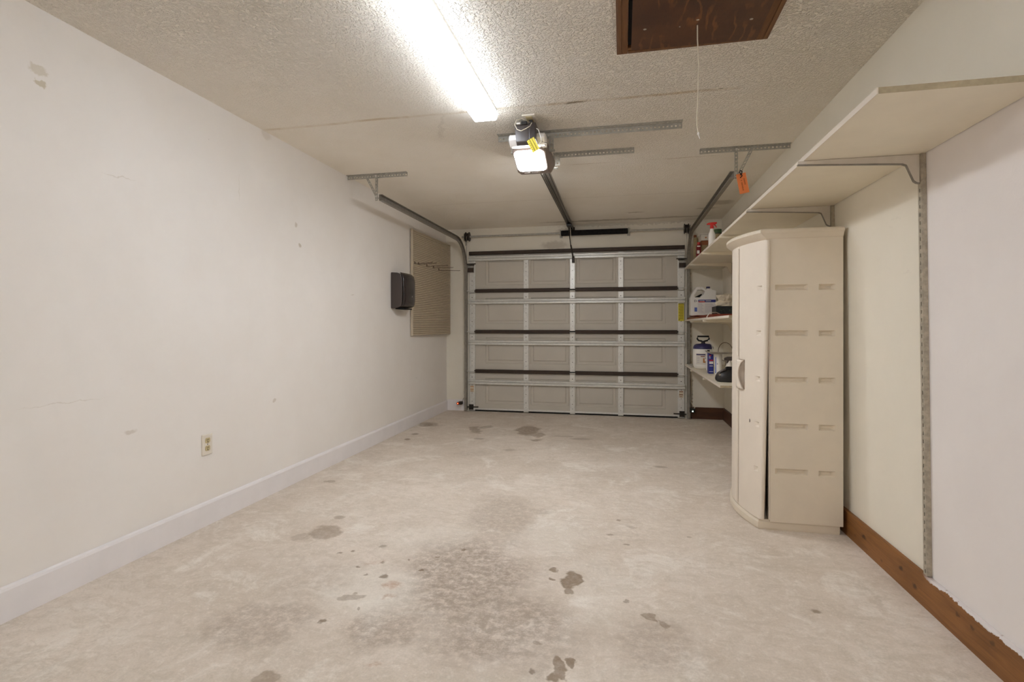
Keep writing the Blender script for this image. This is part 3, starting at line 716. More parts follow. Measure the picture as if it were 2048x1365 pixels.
# ------------------------------------------------------------------ attic hatch
t = root('attic_hatch', (.3, 2.0, H), 'dark brown plywood attic hatch in a wooden ceiling frame', 'attic hatch')
HX0, HX1, HY0, HY1 = -.025, .631, .95, 2.485
for (a, c, d, f_, nm) in ((HX0, HX0+.050, HY0, HY1, 0), (HX1-.050, HX1, HY0, HY1, 0), (HX0+.0505, HX1-.0505, HY1-.050, HY1, 0), (HX0+.0505, HX1-.0505, HY0, HY0+.05, 0)):
    b = B(); b.box(a, c, d, f_, H-.018, H-.001); mk('frame_board', b, M['hatch_frame'], t, bevel=.002)
    bb = B(); sx_ = .012
    if c-a < .1: b2 = bb.box(a+.006 if a < .2 else a+.028, a+.022 if a < .2 else a+.044, d+.01, f_-.01, H-.023, H-.018)
    else: bb.box(a, c, d+.02, d+.034, H-.023, H-.018)
    mk('moulding', bb, M['hatch_frame'], t, bevel=.002)
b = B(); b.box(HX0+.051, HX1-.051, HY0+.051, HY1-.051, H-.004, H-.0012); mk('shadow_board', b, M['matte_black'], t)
b = B(); zt = H-.036
b.prism([(.040, .98), (.574, .98), (.574, 2.442), (.040, 2.425)], lambda x, y: (x, y, zt), lambda x, y: (x, y, zt+.012)); mk('panel', b, M['hatch'], t, bevel=.001)
for q in (2.30, 1.0):
    b = B(); b.box(.055, .57, q, q+.1, zt+.012, H-.0185); mk('hinge_rail', b, M['hatch_frame'], t)
for (x, y, r) in ((.094, 2.262, .007), (.517, 2.276, .007), (.236, 2.272, .003), (.303, 2.236, .006)):
    b = B(); b.lathe((x, y, zt-.002), [(r*.6, 0), (r, .001), (r, .003)], 10, sx=1.0, sy=.8); mk('screw_head', b, M['silver'], t)
t = root('pull_cord', (.309, 2.275, zt-.46), 'white knotted pull cord hanging from the attic hatch', 'cord')
b = B(); b.tube([(.307, 2.276, zt-.001), (.307, 2.274, zt-.06), (.312, 2.275, zt-.16), (.309, 2.274, zt-.30), (.304, 2.272, zt-.38), (.304, 2.272, zt-.42), (.310, 2.272, zt-.452)], [.0026]*3+[.002]*4, 6); mk('cord', b, M['cord_m'], t)
b = B(); b.lathe((.311, 2.272, zt-.462), [(.002, .014), (.005, .010), (.0055, .005), (.003, 0)], 8); b.tube([(.311, 2.272, zt-.46), (.316, 2.272, zt-.476)], .002, 5); mk('knot', b, M['white_pl'], t)

# ------------------------------------------------------------------ left wall things
# ribbed panel, standing off the wall a little at its far edge
t = root('ribbed_wall_panel', (-2.29, 6.0, 1.02), 'tall taupe ribbed board hung on the wall near the garage door', 'wall panel')
pa, pb = (-2.288, 5.410), (-2.250, 6.585)
def pp(s_, d, z): # along, out, height
    dx, dy = pb[0]-pa[0], pb[1]-pa[1]; L_ = math.hypot(dx, dy); return (pa[0]+dx*s_+dy/L_*d, pa[1]+dy*s_-dx/L_*d, z)
z0, z1 = 1.022, 2.207; nr = 56
for s0, s1 in ((0, 1),):
    prof = []
    for i in range(nr):
        a = z0+(z1-z0)*i/nr; h = (z1-z0)/nr; prof += [(.001, a), (.011, a+h*.22), (.011, a+h*.80), (.001, a+h*.97)]
    b = B(); m_ = len(prof)
    for s_ in (s0, s1):
        for d, z in prof: b.v.append(pp(s_, d, z))
    for i in range(m_-1): b.f.append((i, i+1, m_+i+1, m_+i))
    k = len(b.v)
    b.v += [pp(0, -.014, z0), pp(1, -.014, z0), pp(1, -.014, z1), pp(0, -.014, z1)]
    b.f += [(k, k+1, k+2, k+3), (0, m_, k+1, k), (m_-1, 2*m_-1, k+2, k+3), tuple([k]+list(range(m_))+[k+3]), tuple([k+1]+list(range(m_, 2*m_))+[k+2])]
    mk('ribbed_face', b, M['peg'], t)
b = B(); b.add([pp(-.004, -.015, z0-.004), pp(0, -.015, z0-.004), pp(0, .012, z0-.004), pp(-.004, .012, z0-.004), pp(-.004, -.015, z1+.004), pp(0, -.015, z1+.004), pp(0, .012, z1+.004), pp(-.004, .012, z1+.004)],
      [(0,3,2,1),(4,5,6,7),(0,1,5,4),(1,2,6,5),(2,3,7,6),(3,0,4,7)]); mk('edge_trim', b, M['peg'], t)
b = B(); b.box(-2.312, -2.298, 6.45, 6.50, 1.3, 1.36); b.box(-2.312, -2.298, 6.45, 6.50, 1.9, 1.96); mk('standoff', b, M['peg'], t)
HK = [((.035, 1.838), (-2.100, 5.560, 1.850)), ((.12, 1.842), (-2.085, 5.65, 1.852)), ((.322, 1.846), (-2.036, 5.90, 1.851)), ((.49, 1.850), (-2.053, 6.15, 1.855)), ((.64, 1.838), (-2.014, 6.30, 1.830))]
hl = ['long wire panel hook nearest the towel dispenser', 'second wire panel hook from the towel dispenser', 'middle one of the five long wire hooks on the ribbed panel', 'wire panel hook next to the farthest, tip bent upward', 'farthest wire hook on the ribbed panel, reaching past its edge']
for i, ((s_, z), end) in enumerate(HK):
    p = Vector(pp(s_, .012, z)); e_ = Vector(end)
    t = root('wire_hook', p, hl[i], 'hook', 'long wire hooks on the ribbed panel')
    b = B(); q = p+Vector((.012, .004, -.012)); b.tube([p+Vector((0, 0, .012)), p+Vector((.006, 0, .006)), q, q+(e_-q)*.3, q+(e_-q)*.95, e_+Vector((0, 0, .004))], .0028, 6); mk('rod', b, M['wire'], t)
    b = B(); pv = Vector(pp(s_-.012, .012, z-.012)); b.tube([pv, pv+Vector((.004, .03, 0))], .003, 6); b.tube([p+Vector((0, 0, .012)), p+Vector((.001, 0, -.012))], .003, 6); mk('back_clip', b, M['wire'], t)

# towel dispenser
t = root('towel_dispenser', (-2.3, 5.1, 1.3), 'black paper towel dispenser mounted on the white wall', 'dispenser')
xw = XL(1.4)+.002
b = B(); b.prism([(xw, 1.306), (xw, 1.678), (-2.245, 1.674), (-2.200, 1.655), (-2.188, 1.60), (-2.192, 1.345), (-2.20, 1.33), (-2.23, 1.318)], lambda x, z: (x, 4.915, z), lambda x, z: (x, 5.235, z))
mk('case', b, M['charcoal'], t, bevel=.010, seg=3, smooth='auto')
b = B(); n = 9; vs = []
for i in range(n+1):
    a = -1+2*i/n; y = 5.075+a*.152; bulge = .020*(1-a*a*.9)
    for (x, z) in ((-2.215, 1.674), (-2.192, 1.652), (-2.180, 1.60), (-2.180, 1.40), (-2.186, 1.35), (-2.20, 1.335)): vs.append((x+bulge, y, z))
b.add(vs, [(i*6+k, i*6+k+1, i*6+7+k, i*6+6+k) for i in range(n) for k in range(5)]); mk('front_cover', b, M['smoke'], t, smooth='auto', solid=.004)
b = B(); b.box(-2.28, -2.20, 4.96, 5.20, 1.300, 1.312); mk('paper_slot', b, M['matte_black'], t, bevel=.002)
b = B(); b.tube([(-2.25, 5.04, 1.674), (-2.25, 5.04, 1.686)], .006, 8); mk('key_lock', b, M['black'], t)
b = B(); b.prism([(0, 0), (.012, 0), (.006, .014)], lambda u, v: (-2.1585, 5.10+u, 1.43+v), lambda u, v: (-2.1565, 5.10+u, 1.43+v)); mk('logo_mark', b, M['silver'], t)

# wall outlet
t = root('wall_outlet', (XL(.45)+.002, 2.517, .45), 'almond duplex wall outlet low on the white wall', 'outlet')
x0 = XL(.45)+.001
b = B(); b.box(x0, x0+.006, 2.480, 2.553, .397, .513); mk('cover_plate', b, M['plate'], t, bevel=.0025)
for zc in (.478, .434):
    b = B(); b.prism([(.0, -.0145), (.012, -.0145), (.017, -.008), (.017, .008), (.012, .0145), (-.012, .0145), (-.017, .008), (-.017, -.008), (-.012, -.0145)], lambda u, v: (x0+.0055, 2.517+u, zc+v), lambda u, v: (x0+.0085, 2.517+u, zc+v)); so = mk('socket', b, M['socket'], t)
    b = B(); b.box(x0+.0084, x0+.0090, 2.510, 2.5125, zc-.001, zc+.009); b.box(x0+.0084, x0+.0090, 2.5215, 2.524, zc-.001, zc+.008); b.box(x0+.0084, x0+.0090, 2.5145, 2.5195, zc-.011, zc-.005); mk('slot', b, M['slot'], so)
b = B(); b.lathe((x0+.0058, 2.517, .456), [(.003, 0), (.003, .001)], 8, axis='x'); mk('screw', b, M['slot'], t)

# door sensors
def sensor(x, z, led, cap, label, sgn):
    t = root('door_sensor', (x, 6.56, z-.02), label, 'sensor')
    b = B(); b.box(x-.012, x+.030 if sgn > 0 else x+.012, 6.535, YB-.017, z-.018, z+.020); mk('bracket', b, M['dark'], t, bevel=.003)
    b = B(); b.lathe((x-.012, 6.52, z), [(.016, .03), (.019, .02), (.019, .004), (.014, 0)], 12, axis='y'); mk('body', b, cap, t)
    b = B(); b.lathe((x-.012, 6.517, z), [(.005, .004), (.007, .002), (.004, 0)], 8, axis='y'); mk('led', b, led, t)
    return t
s1 = sensor(-2.105, .107, M['redled'], M['redcap'], 'door safety sensor glowing red by the white baseboard', 1)
b = B(); b.tube([(-2.08, 6.60, .125), (-2.065, 6.612, .17), (-2.045, 6.612, .16), (-2.048, 6.612, .4)], .003, 6); mk('cable', b, M['track'], s1)
s2 = sensor(.838, .105, M['greenled'], M['black'], 'door safety sensor with green light by the dark baseboard', -1)
b = B(); b.tube([(.835, 6.55, .12), (.86, 6.57, .15), (.845, 6.60, .155), (.818, 6.618, .2), (.826, 6.62, .45), (.812, 6.62, .8)], .004, 6); mk('cable', b, M['cord_m'], s2)
b = B(); b.box(.80, .86, 6.545, YB-.022, .085, .135); mk('bracket', b, M['black'], s2, bevel=.004)

# ------------------------------------------------------------------ right wall shelving
def standard(y, z0, z1, label):
    x = XR((z0+z1)/2); t = root('shelf_standard', (x, y, z0), label, 'shelf standard', 'slotted uprights on the shelf wall')
    xb0, xb1 = XR(z0)-.0005, XR(z1)-.0005
    b = B(); L_ = z1-z0; n = int(L_/.032)
    # web with slots, facing the room
    vs, fs = [], []; T = [-.012, -.0025, .0025, .012]
    Z = []
    for i in range(n):
        a = z0+L_*i/n; Z += [a, a+L_/n*.28, a+L_/n*.72]
    Z.append(z1)
    for z in Z:
        for u in T: vs.append((XR(z)-.018, y+u, z))
    for i in range(len(Z)-1):
        for j in range(3):
            if i % 3 == 1 and j == 1: continue
            fs.append((i*4+j, i*4+j+1, i*4+5+j, i*4+4+j))
    b.add(vs, fs)
    for u in (-.012, .012): b.add([(XR(z0)-.018, y+u, z0), (xb0, y+u, z0), (xb1, y+u, z1), (XR(z1)-.018, y+u, z1)], [(0,1,2,3)])
    mk('slotted_channel', b, M['standard'], t, solid=.0015)
    b = B(); b.add([(XR(z0)-.004, y-.011, z0), (XR(z0)-.004, y+.011, z0), (XR(z1)-.004, y+.011, z1), (XR(z1)-.004, y-.011, z1)], [(0,1,2,3)]); mk('channel_back', b, M['dark'], t)
    return t
standard(2.365, .133, 1.814, 'slotted steel shelf standard standing clear nearest the viewpoint')
standard(3.272, .133, 1.814, 'slotted steel shelf standard behind the beige cabinet')
standard(4.18, .15, 1.814, 'slotted steel shelf standard just past the beige cabinet, under the board joint')
standard(5.09, .15, 1.814, 'slotted steel shelf standard in the middle of the stocked shelves')
standard(6.0, .15, 1.814, 'slotted steel shelf standard closest to the garage door')
def bracket(y, zt, xf, label, mat='bracket', mat2='track'):
    xw = XR(zt)-.019
    t = root('shelf_bracket', (xw, y, zt-.12), label, 'shelf bracket', 'steel brackets under the cream shelves')
    poly = [(xf, 0), (xf, -.013), (xw-.16, -.028), (xw-.060, -.034), (xw-.046, -.040), (xw-.034, -.070), (xw-.020, -.104), (xw-.010, -.112), (xw, -.114), (xw, 0)]
    b = B(); b.prism(poly, lambda x, z: (x, y-.0045, zt+z), lambda x, z: (x, y+.0045, zt+z)); mk('arm', b, M[mat], t, bevel=.001)
    b = B(); lo = poly[1:9]
    for i in range(len(lo)-1):
        (xa, za), (xc, zc) = lo[i], lo[i+1]
        b.add([(xa, y-.007, zt+za-.0005), (xc, y-.007, zt+zc-.0005), (xc, y+.007, zt+zc-.0005), (xa, y+.007, zt+za-.0005), (xa, y-.007, zt+za-.004), (xc, y-.007, zt+zc-.004), (xc, y+.007, zt+zc-.004), (xa, y+.007, zt+za-.004)],
              [(0,1,2,3),(4,7,6,5),(0,4,5,1),(2,6,7,3),(0,3,7,4),(1,5,6,2)])
    mk('rolled_edge', b, M[mat2], t)
    return t
ZS = 1.815
def yl(y):
    return {2.365: 'nearest upright', 3.272: 'upright behind the cabinet', 4.18: 'joint of the two long boards', 5.09: 'spray bottle', 6.0: 'garage door end'}[y]
bracket(2.365, ZS-.001, .715, 'grey shelf bracket under the long top shelf on the nearest upright')
bracket(3.272, ZS-.001, .715, 'grey shelf bracket under the top shelf just above the beige cabinet')
bracket(4.18, ZS-.001, .722, 'shelf bracket under the joint of the two top boards', 'shelf', 'shelf')
bracket(5.09, ZS-.001, .722, 'shelf bracket of the top shelf, below the spray bottle', 'shelf', 'shelf')
bracket(6.0, ZS-.001, .722, 'top shelf bracket closest to the garage door', 'shelf', 'shelf')
def shelf(x0, y0, y1, z0, z1, label, zx=0):
    t = root('shelf_board', (1.0, (y0+y1)/2, z0), label, 'shelf', 'cream shelf boards on the right wall')
    x1 = XR(z0)-.003
    b = B(); b.box(x0+.004, x1, y0+.001, y1, z0, z1); mk('board', b, M['shelf'], t)
    b = B(); b.box(x0, x0+.0038, y0+.001, y1, z0, z1); mk('edge_band', b, M['cabdoor'], t)
    b = B(); b.box(x0+.004, x1, y0, y0+.0009, z0, z1); mk('end_grain', b, M['shelf_end'], t)
    return t
shelf(.738, 1.725, 4.17, ZS, ZS+.019, 'long cream top shelf board nearest the viewpoint, overhanging the cabinet')
shelf(.742, 4.173, 6.60, ZS, ZS+.019, 'cream top shelf board holding the spray bottle')
shelf(.745, 3.95, 6.60, 1.187, 1.205, 'middle cream shelf board under the big white jug')
shelf(.745, 4.29, 6.60, .645, .663, 'lowest cream shelf board holding the pump sprayer')
for z, nm in ((1.186, 'middle shelf'), (.644, 'lowest shelf')):
    for y, w_ in ((5.09, 'halfway along'), (6.0, 'at the door end')):
        bracket(y, z, .733, f'cream bracket under the {nm}, {w_}', 'shelf', 'shelf')

# ------------------------------------------------------------------ cabinet
t = root('storage_cabinet', (.93, 3.43, 0), 'tall beige resin storage cabinet with bowed doors against the wall', 'cabinet')
YC, HW = 3.43, .335
def bow(y, x0, amp, hw): return x0 - amp*max(0, 1-((y-YC)/hw)**2)
def outline(x0, amp, hw, xb, n=14):
    ys = [YC-hw+2*hw*i/n for i in range(n+1)]
    return [(xb, YC-hw)] + [(bow(y, x0, amp, hw), y) for y in ys] + [(xb, YC+hw)]
def loft(levels, mat, name, n=14, sm=False):
    b = B(); rings = [outline(*a, n=n) for a, z in levels]; m_ = len(rings[0])
    for r, (a, z) in zip(rings, levels): b.v += [(x, y, z) for x, y in r]
    for L in range(len(levels)-1):
        for i in range(m_): b.f.append((L*m_+i, L*m_+(i+1) % m_, (L+1)*m_+(i+1) % m_, (L+1)*m_+i))
    b.f += [tuple(range(m_))[::-1], tuple((len(levels)-1)*m_+i for i in range(m_))]
    return mk(name, b, mat, t)
loft([((.742, .070, .330, 1.145), 0), ((.737, .070, .333, 1.147), .010), ((.737, .070, .333, 1.147), .040), ((.745, .070, .325, 1.147), .055)], M['cab'], 'base')
loft([((.785, .09, .335, 1.160), 1.602), ((.775, .092, .343, 1.161), 1.612), ((.752, .098, .352, 1.162), 1.634), ((.745, .100, .356, 1.163), 1.640), ((.745, .100, .356, 1.163), 1.654), ((.752, .098, .350, 1.162), 1.661)], M['cab'], 'cap')
# side panels with pressed slots
ZR = [1.339, 1.088, .832, .577, .328]
holes = [(a, c, z-.016, z+.016, .018, .017) for z in ZR for a, c in ((.822, .988), (1.040, 1.122))]
def sfn(u, v, d): return (u+.004*(v/1.6)*0, 3.088+d, v)
b = recess_grid([.797, 1.160], [.048, 1.608], holes, sfn, .016, .012)
b.add([(.797, 3.088, .048), (1.160, 3.088, .048), (1.160, 3.112, .048), (.797, 3.112, .048), (.797, 3.088, 1.608), (1.160, 3.088, 1.608), (1.160, 3.112, 1.608), (.797, 3.112, 1.608)], [(0,1,2,3),(4,5,6,7),(1,2,6,5),(2,3,7,6),(3,0,4,7)])
mk('side_panel', b, M['cab'], t)
b = B(); b.prism([(.797, .055), (.797, 1.605), (.790, 1.60), (.790, .06)], lambda x, z: (x, 3.090, z), lambda x, z: (x, 3.110, z)); mk('corner_post', b, M['cabdoor'], t, bevel=.002)
b = B(); b.box(.797, 1.160, 3.748, 3.772, .056, 1.602); mk('side_panel', b, M['cab'], t, bevel=.003)
b = B(); b.box(1.150, 1.162, 3.113, 3.747, .056, 1.602); mk('back_panel', b, M['cab'], t)
for z in (.47, .88, 1.25):
    b = B(); b.box(.83, 1.149, 3.113, 3.747, z, z+.025); mk('inner_shelf', b, M['cab'], t)
# doors: bowed shells; the near one stands off a little towards its bottom corner
def dx(y, z):
    near = max(0, (YC-y)/HW)
    x = bow(y, .772, .096, .345)
    return x + .004*(z/1.6) - .028*near**2*max(0, 1-z/1.5)
def door_panel(y0, y1, slots, name, hole=None):
    def fn(u, v, d): return (dx(u, v)+d, u, v)
    hs = [(a, c, z-.014, z+.014, .010, .013) for z in ZR for a, c in slots]
    if hole: hs.append(hole)
    zt0, zt1 = .058, 1.604
    us = [y0+(y1-y0)*i/10 for i in range(11)]; vs = [zt0+(zt1-zt0)*i/8 for i in range(9)]
    b = recess_grid(us, vs, hs, fn, .010, .008)
    # rims
    U = [y0, y1]; zs = vs
    def rim(line):
        k = len(b.v); n_ = len(line)
        for (u, v) in line: b.v.append(fn(u, v, 0))
        for (u, v, ) in line: b.v.append((dx(u, v)+.026, u + (.004 if u == y0 else (-.004 if u == y1 else 0)), v))
        for i in range(n_-1): b.f.append((k+i, k+i+1, k+n_+i+1, k+n_+i))
    rim([(y0, v) for v in zs]); rim([(y1, v) for v in zs]); rim([(u, zt0) for u in us]); rim([(u, zt1) for u in us])
    k = len(b.v)
    for u in us:
        for v in zs: b.v.append((dx(u, v)+.026, u, v))
    for i in range(len(us)-1):
        for j in range(len(zs)-1): b.f.append((k+i*9+j, k+i*9+j+1, k+i*9+10+j, k+i*9+9+j))
    return mk(name, b, M['cabdoor'], t)
YS = 3.325
hz0, hz1 = .755, .930
dn = door_panel(3.088, YS-.003, [(3.108, 3.145)], 'door', (3.248, YS-.004, hz0, hz1, .030, .004))
df = door_panel(YS+.003, 3.765, [(3.66, 3.72)], 'door')
# rounded hinge edge on the near door and a bead beside the seam
b = B(); n = 10
b.tube([(dx(3.092, z)+.013, 3.090, z) for z in [.06+1.54*i/n for i in range(n+1)]], .0125, 12); mk('hinge_edge', b, M['cabdoor'], dn, smooth='auto')
b = B(); b.tube([(dx(YS, z)-.002, YS+.012, z) for z in (.07, .4, .74)], .009, 8); b.tube([(dx(YS, z)-.002, YS+.012, z) for z in (.95, 1.3, 1.59)], .009, 8); mk('seam_bead', b, M['cabdoor'], df, smooth='auto')
# crescent handle over the pocket
b = B(); n = 14; L0 = []; 
for i in range(n+1):
    v = hz0+.003+(hz1-hz0-.006)*i/n; k = 4*(i/n)*(1-i/n)
    yin = 3.252+.058*k; L0.append((yin, v))
for (yin, v) in L0:
    for yy, o_ in ((yin, -.004), (yin, -.012), ((yin+YS+.028)/2, -.014), (YS+.028, -.006)): b.v.append((dx(yy, v)+o_, yy, v))
for i in range(n):
    for k in range(3): b.f.append((i*4+k, i*4+k+1, i*4+5+k, i*4+4+k))
mk('handle', b, M['cabdoor'], dn, solid=.004, smooth='auto')
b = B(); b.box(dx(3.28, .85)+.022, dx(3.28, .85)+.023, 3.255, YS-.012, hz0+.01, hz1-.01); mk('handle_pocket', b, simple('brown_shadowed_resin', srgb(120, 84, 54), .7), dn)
b = B(); b.prism([(0, -.010), (.006, 0), (0, .010), (-.006, 0)], lambda u, v: (dx(3.19, .585)-.002, 3.19+u, .585+v), lambda u, v: (dx(3.19, .585)+.001, 3.19+u, .585+v)); mk('lock', b, M['taupe'], dn)

# ------------------------------------------------------------------ things on the top shelf
ZT = ZS+.020
def bottle(cx, cy, z, prof, mat, name, parent, n=16, sx=1, sy=1): 
    b = B(); b.lathe((cx, cy, z), prof, n, sx, sy); return mk(name, b, mat, parent, smooth='auto')
t = root('spray_bottle', (.80, 5.0, ZT), 'white spray bottle with red trigger head on the top shelf', 'spray bottle')
bottle(.80, 5.0, ZT, [(.022, 0), (.031, .004), (.031, .120), (.028, .135), (.018, .158), (.015, .172), (.015, .183)], M['white_pl'], 'body', t, sy=.8)
b = B(); b.lathe((.80, 5.0, ZT+.180), [(.016, 0), (.0165, .002), (.0165, .022), (.012, .026), (.012, .034)], 12); mk('collar', b, M['red'], t)
b = B(); b.prism([(-.047, .047), (-.030, .056), (.010, .060), (.040, .060), (.044, .052), (.036, .042), (.014, .036), (.012, .026), (-.014, .026), (-.016, .038), (-.044, .040)], lambda u, v: (.80+u, 4.989, ZT+.178+v), lambda u, v: (.80+u, 5.011, ZT+.178+v)); mk('nozzle_head', b, M['red'], t, bevel=.003, smooth='auto')
b = B(); b.tube([(.822, 5.0, ZT+.216), (.833, 5.0, ZT+.203), (.841, 5.0, ZT+.190)], [.006, .0045, .003], 8, ); mk('trigger', b, M['red'], t)
t = root('label_can', (.87, 5.12, ZT), 'tan can with green and red band beside the spray bottle', 'can')
bottle(.87, 5.12, ZT, [(.034, 0), (.035, .003), (.035, .155)], M['box_olive'], 'body', t)
bottle(.87, 5.12, ZT+.155, [(.0352, 0), (.0352, .035), (.033, .038)], M['green'], 'green_band', t)
bottle(.87, 5.12, ZT+.148, [(.0356, 0), (.0356, .007)], M['black'], 'dark_band', t)
bottle(.87, 5.12, ZT+.09, [(.0355, 0), (.0355, .02)], M['ink'], 'red_band', t)
t = root('cardboard_box', (.93, 6.2, ZT), 'olive tan box with brown lid band at the far end of the top shelf', 'box')
b = B(); b.box(.872, .985, 6.12, 6.28, ZT, ZT+.222); mk('body', b, M['box_olive'], t, bevel=.002)
b = B(); b.box(.868, .989, 6.116, 6.284, ZT+.200, ZT+.250); mk('lid', b, M['box_brown'], t, bevel=.002)
t = root('plastic_tub', (.93, 6.2, ZT+.251), 'milky plastic tub lying on the lidded box', 'tub')
b = B(); b.box(.862, .965, 6.12, 6.24, ZT+.251, ZT+.318); mk('body', b, M['milky'], t, bevel=.008)
b = B(); b.box(.857, .970, 6.115, 6.245, ZT+.319, ZT+.328); mk('rim', b, M['white_pl'], t, bevel=.003)
b = B(); b.lathe((.915, 6.113, ZT+.283), [(.010, 0), (.010, .007)], 10, axis='y', sy=.7); mk('label', b, M['brown_print'], t)
t = root('brown_cap_bottle', (.815, 6.30, ZT), 'olive bottle with brown cap behind the red bottle', 'bottle')
bottle(.832, 6.30, ZT, [(.025, 0), (.026, .004), (.026, .30), (.020, .315)], M['box_olive'], 'body', t)
bottle(.822, 6.28, ZT+.315, [(.016, 0), (.017, .002), (.017, .022), (.012, .026)], M['box_brown'], 'cap', t)
t = root('red_bottle', (.835, 6.12, ZT), 'small dark red and white bottle at the far end of the top shelf', 'bottle')
bottle(.836, 6.10, ZT, [(.026, 0), (.027, .003), (.027, .19), (.020, .20)], simple('dark_red_label', srgb(128, 44, 44), .5), 'body', t)
bottle(.836, 6.10, ZT+.20, [(.016, 0), (.016, .028)], M['red'], 'cap', t)
b = B(); b.box(.815, .842, 6.072, 6.0735, ZT+.10, ZT+.135); b.box(.815, .850, 6.072, 6.0735, ZT+.175, ZT+.188); mk('print', b, M['white_pl'], t)
bottle(.836, 6.10, ZT+.02, [(.0274, 0), (.0274, .03)], M['green'], 'green_band', t)

# ------------------------------------------------------------------ things on the middle shelf
ZM = 1.206
t = root('cardboard_sheets', (.95, 6.0, ZM), 'flattened brown and reddish cardboard under the white jug', 'cardboard')
b = B(); b.add([(.765, 6.54, ZM), (1.1, 6.54, ZM), (1.1, 5.95, ZM), (.775, 5.95, ZM), (.765, 6.54, ZM+.020), (1.1, 6.54, ZM+.030), (1.1, 5.95, ZM+.030), (.80, 5.95, ZM+.024)], [(0,3,2,1),(4,5,6,7),(0,1,5,4),(1,2,6,5),(2,3,7,6),(3,0,4,7)]); mk('sheet', b, M['box_brown'], t)
b = B(); b.box(.80, 1.12, 5.96, 6.53, ZM+.031, ZM+.040); mk('sheet', b, M['box_red'], t)
b = B(); b.box(.82, 1.12, 5.1, 5.94, ZM, ZM+.034); mk('sheet', b, M['box_red'], t, bevel=.004)
# jug
t = root('jug', (.91, 6.33, ZM+.045), 'large white handled jug with blue banded label on the middle shelf', 'jug')
JZ = ZM+.042; JH = .345; JW = .278; J0 = .772
def jp(u, v): return (J0+u*JW, JZ+v*JH)
outer = [(.02, .0), (.98, .0), (1.0, .02), (1.0, .80), (.97, .83), (.82, .86), (.82, .90), (.62, .90), (.62, .86), (.58, .87), (.52, .92), (.42, .955), (.26, .955), (.20, .93), (.04, .67), (0, .60), (0, .02)]
hole = [(.15, .61), (.13, .67), (.27, .86), (.45, .865), (.56, .80), (.50, .70), (.38, .61)]
# body with a through hole: built from two halves meeting along the hole
left = [(0, .02), (.02, 0), (.34, 0), (.34, .61), (.15, .61), (.13, .67), (.27, .86), (.40, .865), (.40, .955), (.26, .955), (.20, .93), (.04, .67), (0, .60)]
right = [(.34, 0), (.98, 0), (1, .02), (1, .80), (.97, .83), (.82, .86), (.82, .90), (.62, .90), (.62, .86), (.58, .87), (.52, .92), (.42, .955), (.40, .955), (.40, .865), (.45, .865), (.56, .80), (.50, .70), (.38, .61), (.34, .61)]
b = B()
for poly in (left, right): b.prism([jp(*p) for p in poly], lambda x, z: (x, 6.27, z), lambda x, z: (x, 6.41, z))
mk('body', b, M['white_pl'], t, bevel=.004)
cx, cz = jp(.72, .90); b = B(); b.lathe((cx, 6.34, cz), [(.020, 0), (.022, .003), (.022, .022), (.018, .025)], 14); mk('cap', b, M['navy'], t)
def jb(name, u0, u1, v0, v1, mat, d=.0005):
    b = B(); x0, z0 = jp(u0, v0); x1, z1 = jp(u1, v1); b.box(x0, x1, 6.27-.0015-d, 6.2698-d*.2, z0, z1); return mk(name, b, mat, t)
jb('label', .13, .985, .06, .545, M['white_pl'], .0002)
jb('blue_band', .30, .975, .44, .525, M['blue'], .001); jb('red_band', .31, .56, .44, .47, M['red'], .0018); jb('blue_square', .15, .255, .13, .27, M['blue_lt'], .001)
b = B()
for (u, w_) in ((.145, .03), (.155, .05), (.215, .05)): pass
for (u0, u1, v0, v1) in ((.145, .160, .45, .52), (.160, .190, .505, .52), (.160, .190, .45, .465), (.205, .255, .48, .49), (.225, .235, .46, .515)):
    x0, z0 = jp(u0, v0); x1, z1 = jp(u1, v1); b.box(x0, x1, 6.2665, 6.268, z0, z1)
mk('emblem', b, M['navy'], t)
b = B()
for wd0, wd1, cnt in ((.335, .55, 9), (.59, .80, 8)):
    for i in range(cnt):
        u = wd0+(wd1-wd0)*i/cnt; x0, z0 = jp(u, .47); x1, z1 = jp(u+(wd1-wd0)/cnt*.65, .50); b.box(x0, x1, 6.2655, 6.2675, z0, z1)
mk('band_lettering', b, M['white_pl'], t)
b = B()
for r in range(9):
    for (a, c) in ((.28, .50), (.56, .90)):
        v = .11+r*.035; x0, z0 = jp(a, v); x1, z1 = jp(c-(r % 3)*.03, v+.012); b.box(x0, x1, 6.2682, 6.2695, z0, z1)
mk('small_print', b, M['print_grey'], t)
jb('yellow_mark', .86, .93, .075, .13, M['yellow'], .001)
# something black seen through the handle
t = root('black_torch', (.93, 6.5, ZM), 'black object leaning behind the jug handle', 'tool')
b = B(); b.tube([(.86, 6.50, ZM+.25), (.93, 6.50, ZM+.288)], [.022, .018], 8); b.tube([(.90, 6.51, ZM+.25), (.95, 6.54, ZM+.0405)], .014, 8); mk('handle', b, M['matte_black'], t)
t = root('printed_box', (1.02, 5.5, ZM+.035), 'flat black printed box beside the white jug', 'box')
b = B(); b.box(.905, 1.135, 5.42, 5.66, ZM+.035, ZM+.118); mk('carton', b, M['box_dark'], t, bevel=.002)
b = B()
for i in range(26):
    x = random.uniform(.93, 1.10); z = ZM+.045+random.uniform(0, .06); b.box(x, x+random.uniform(.004, .012), 5.4185, 5.4195, z, z+.003)
mk('print', b, M['green'], t)
t = root('crumpled_bag', (1.02, 5.53, ZM+.12), 'crumpled cream plastic bag on the black box', 'bag')
b = B(); 
prof = [(.085, 0), (.095, .01), (.09, .04), (.06, .055), (.075, .08), (.085, .105), (.03, .12)]
b.lathe((1.015, 5.53, ZM+.119), prof, 14, sy=.9)
rnd = random.Random(3); b.v = [(x+rnd.uniform(-.012, .012), y+rnd.uniform(-.01, .01), z+(rnd.uniform(-.008, .012) if z > ZM+.13 else 0)) for x, y, z in b.v]
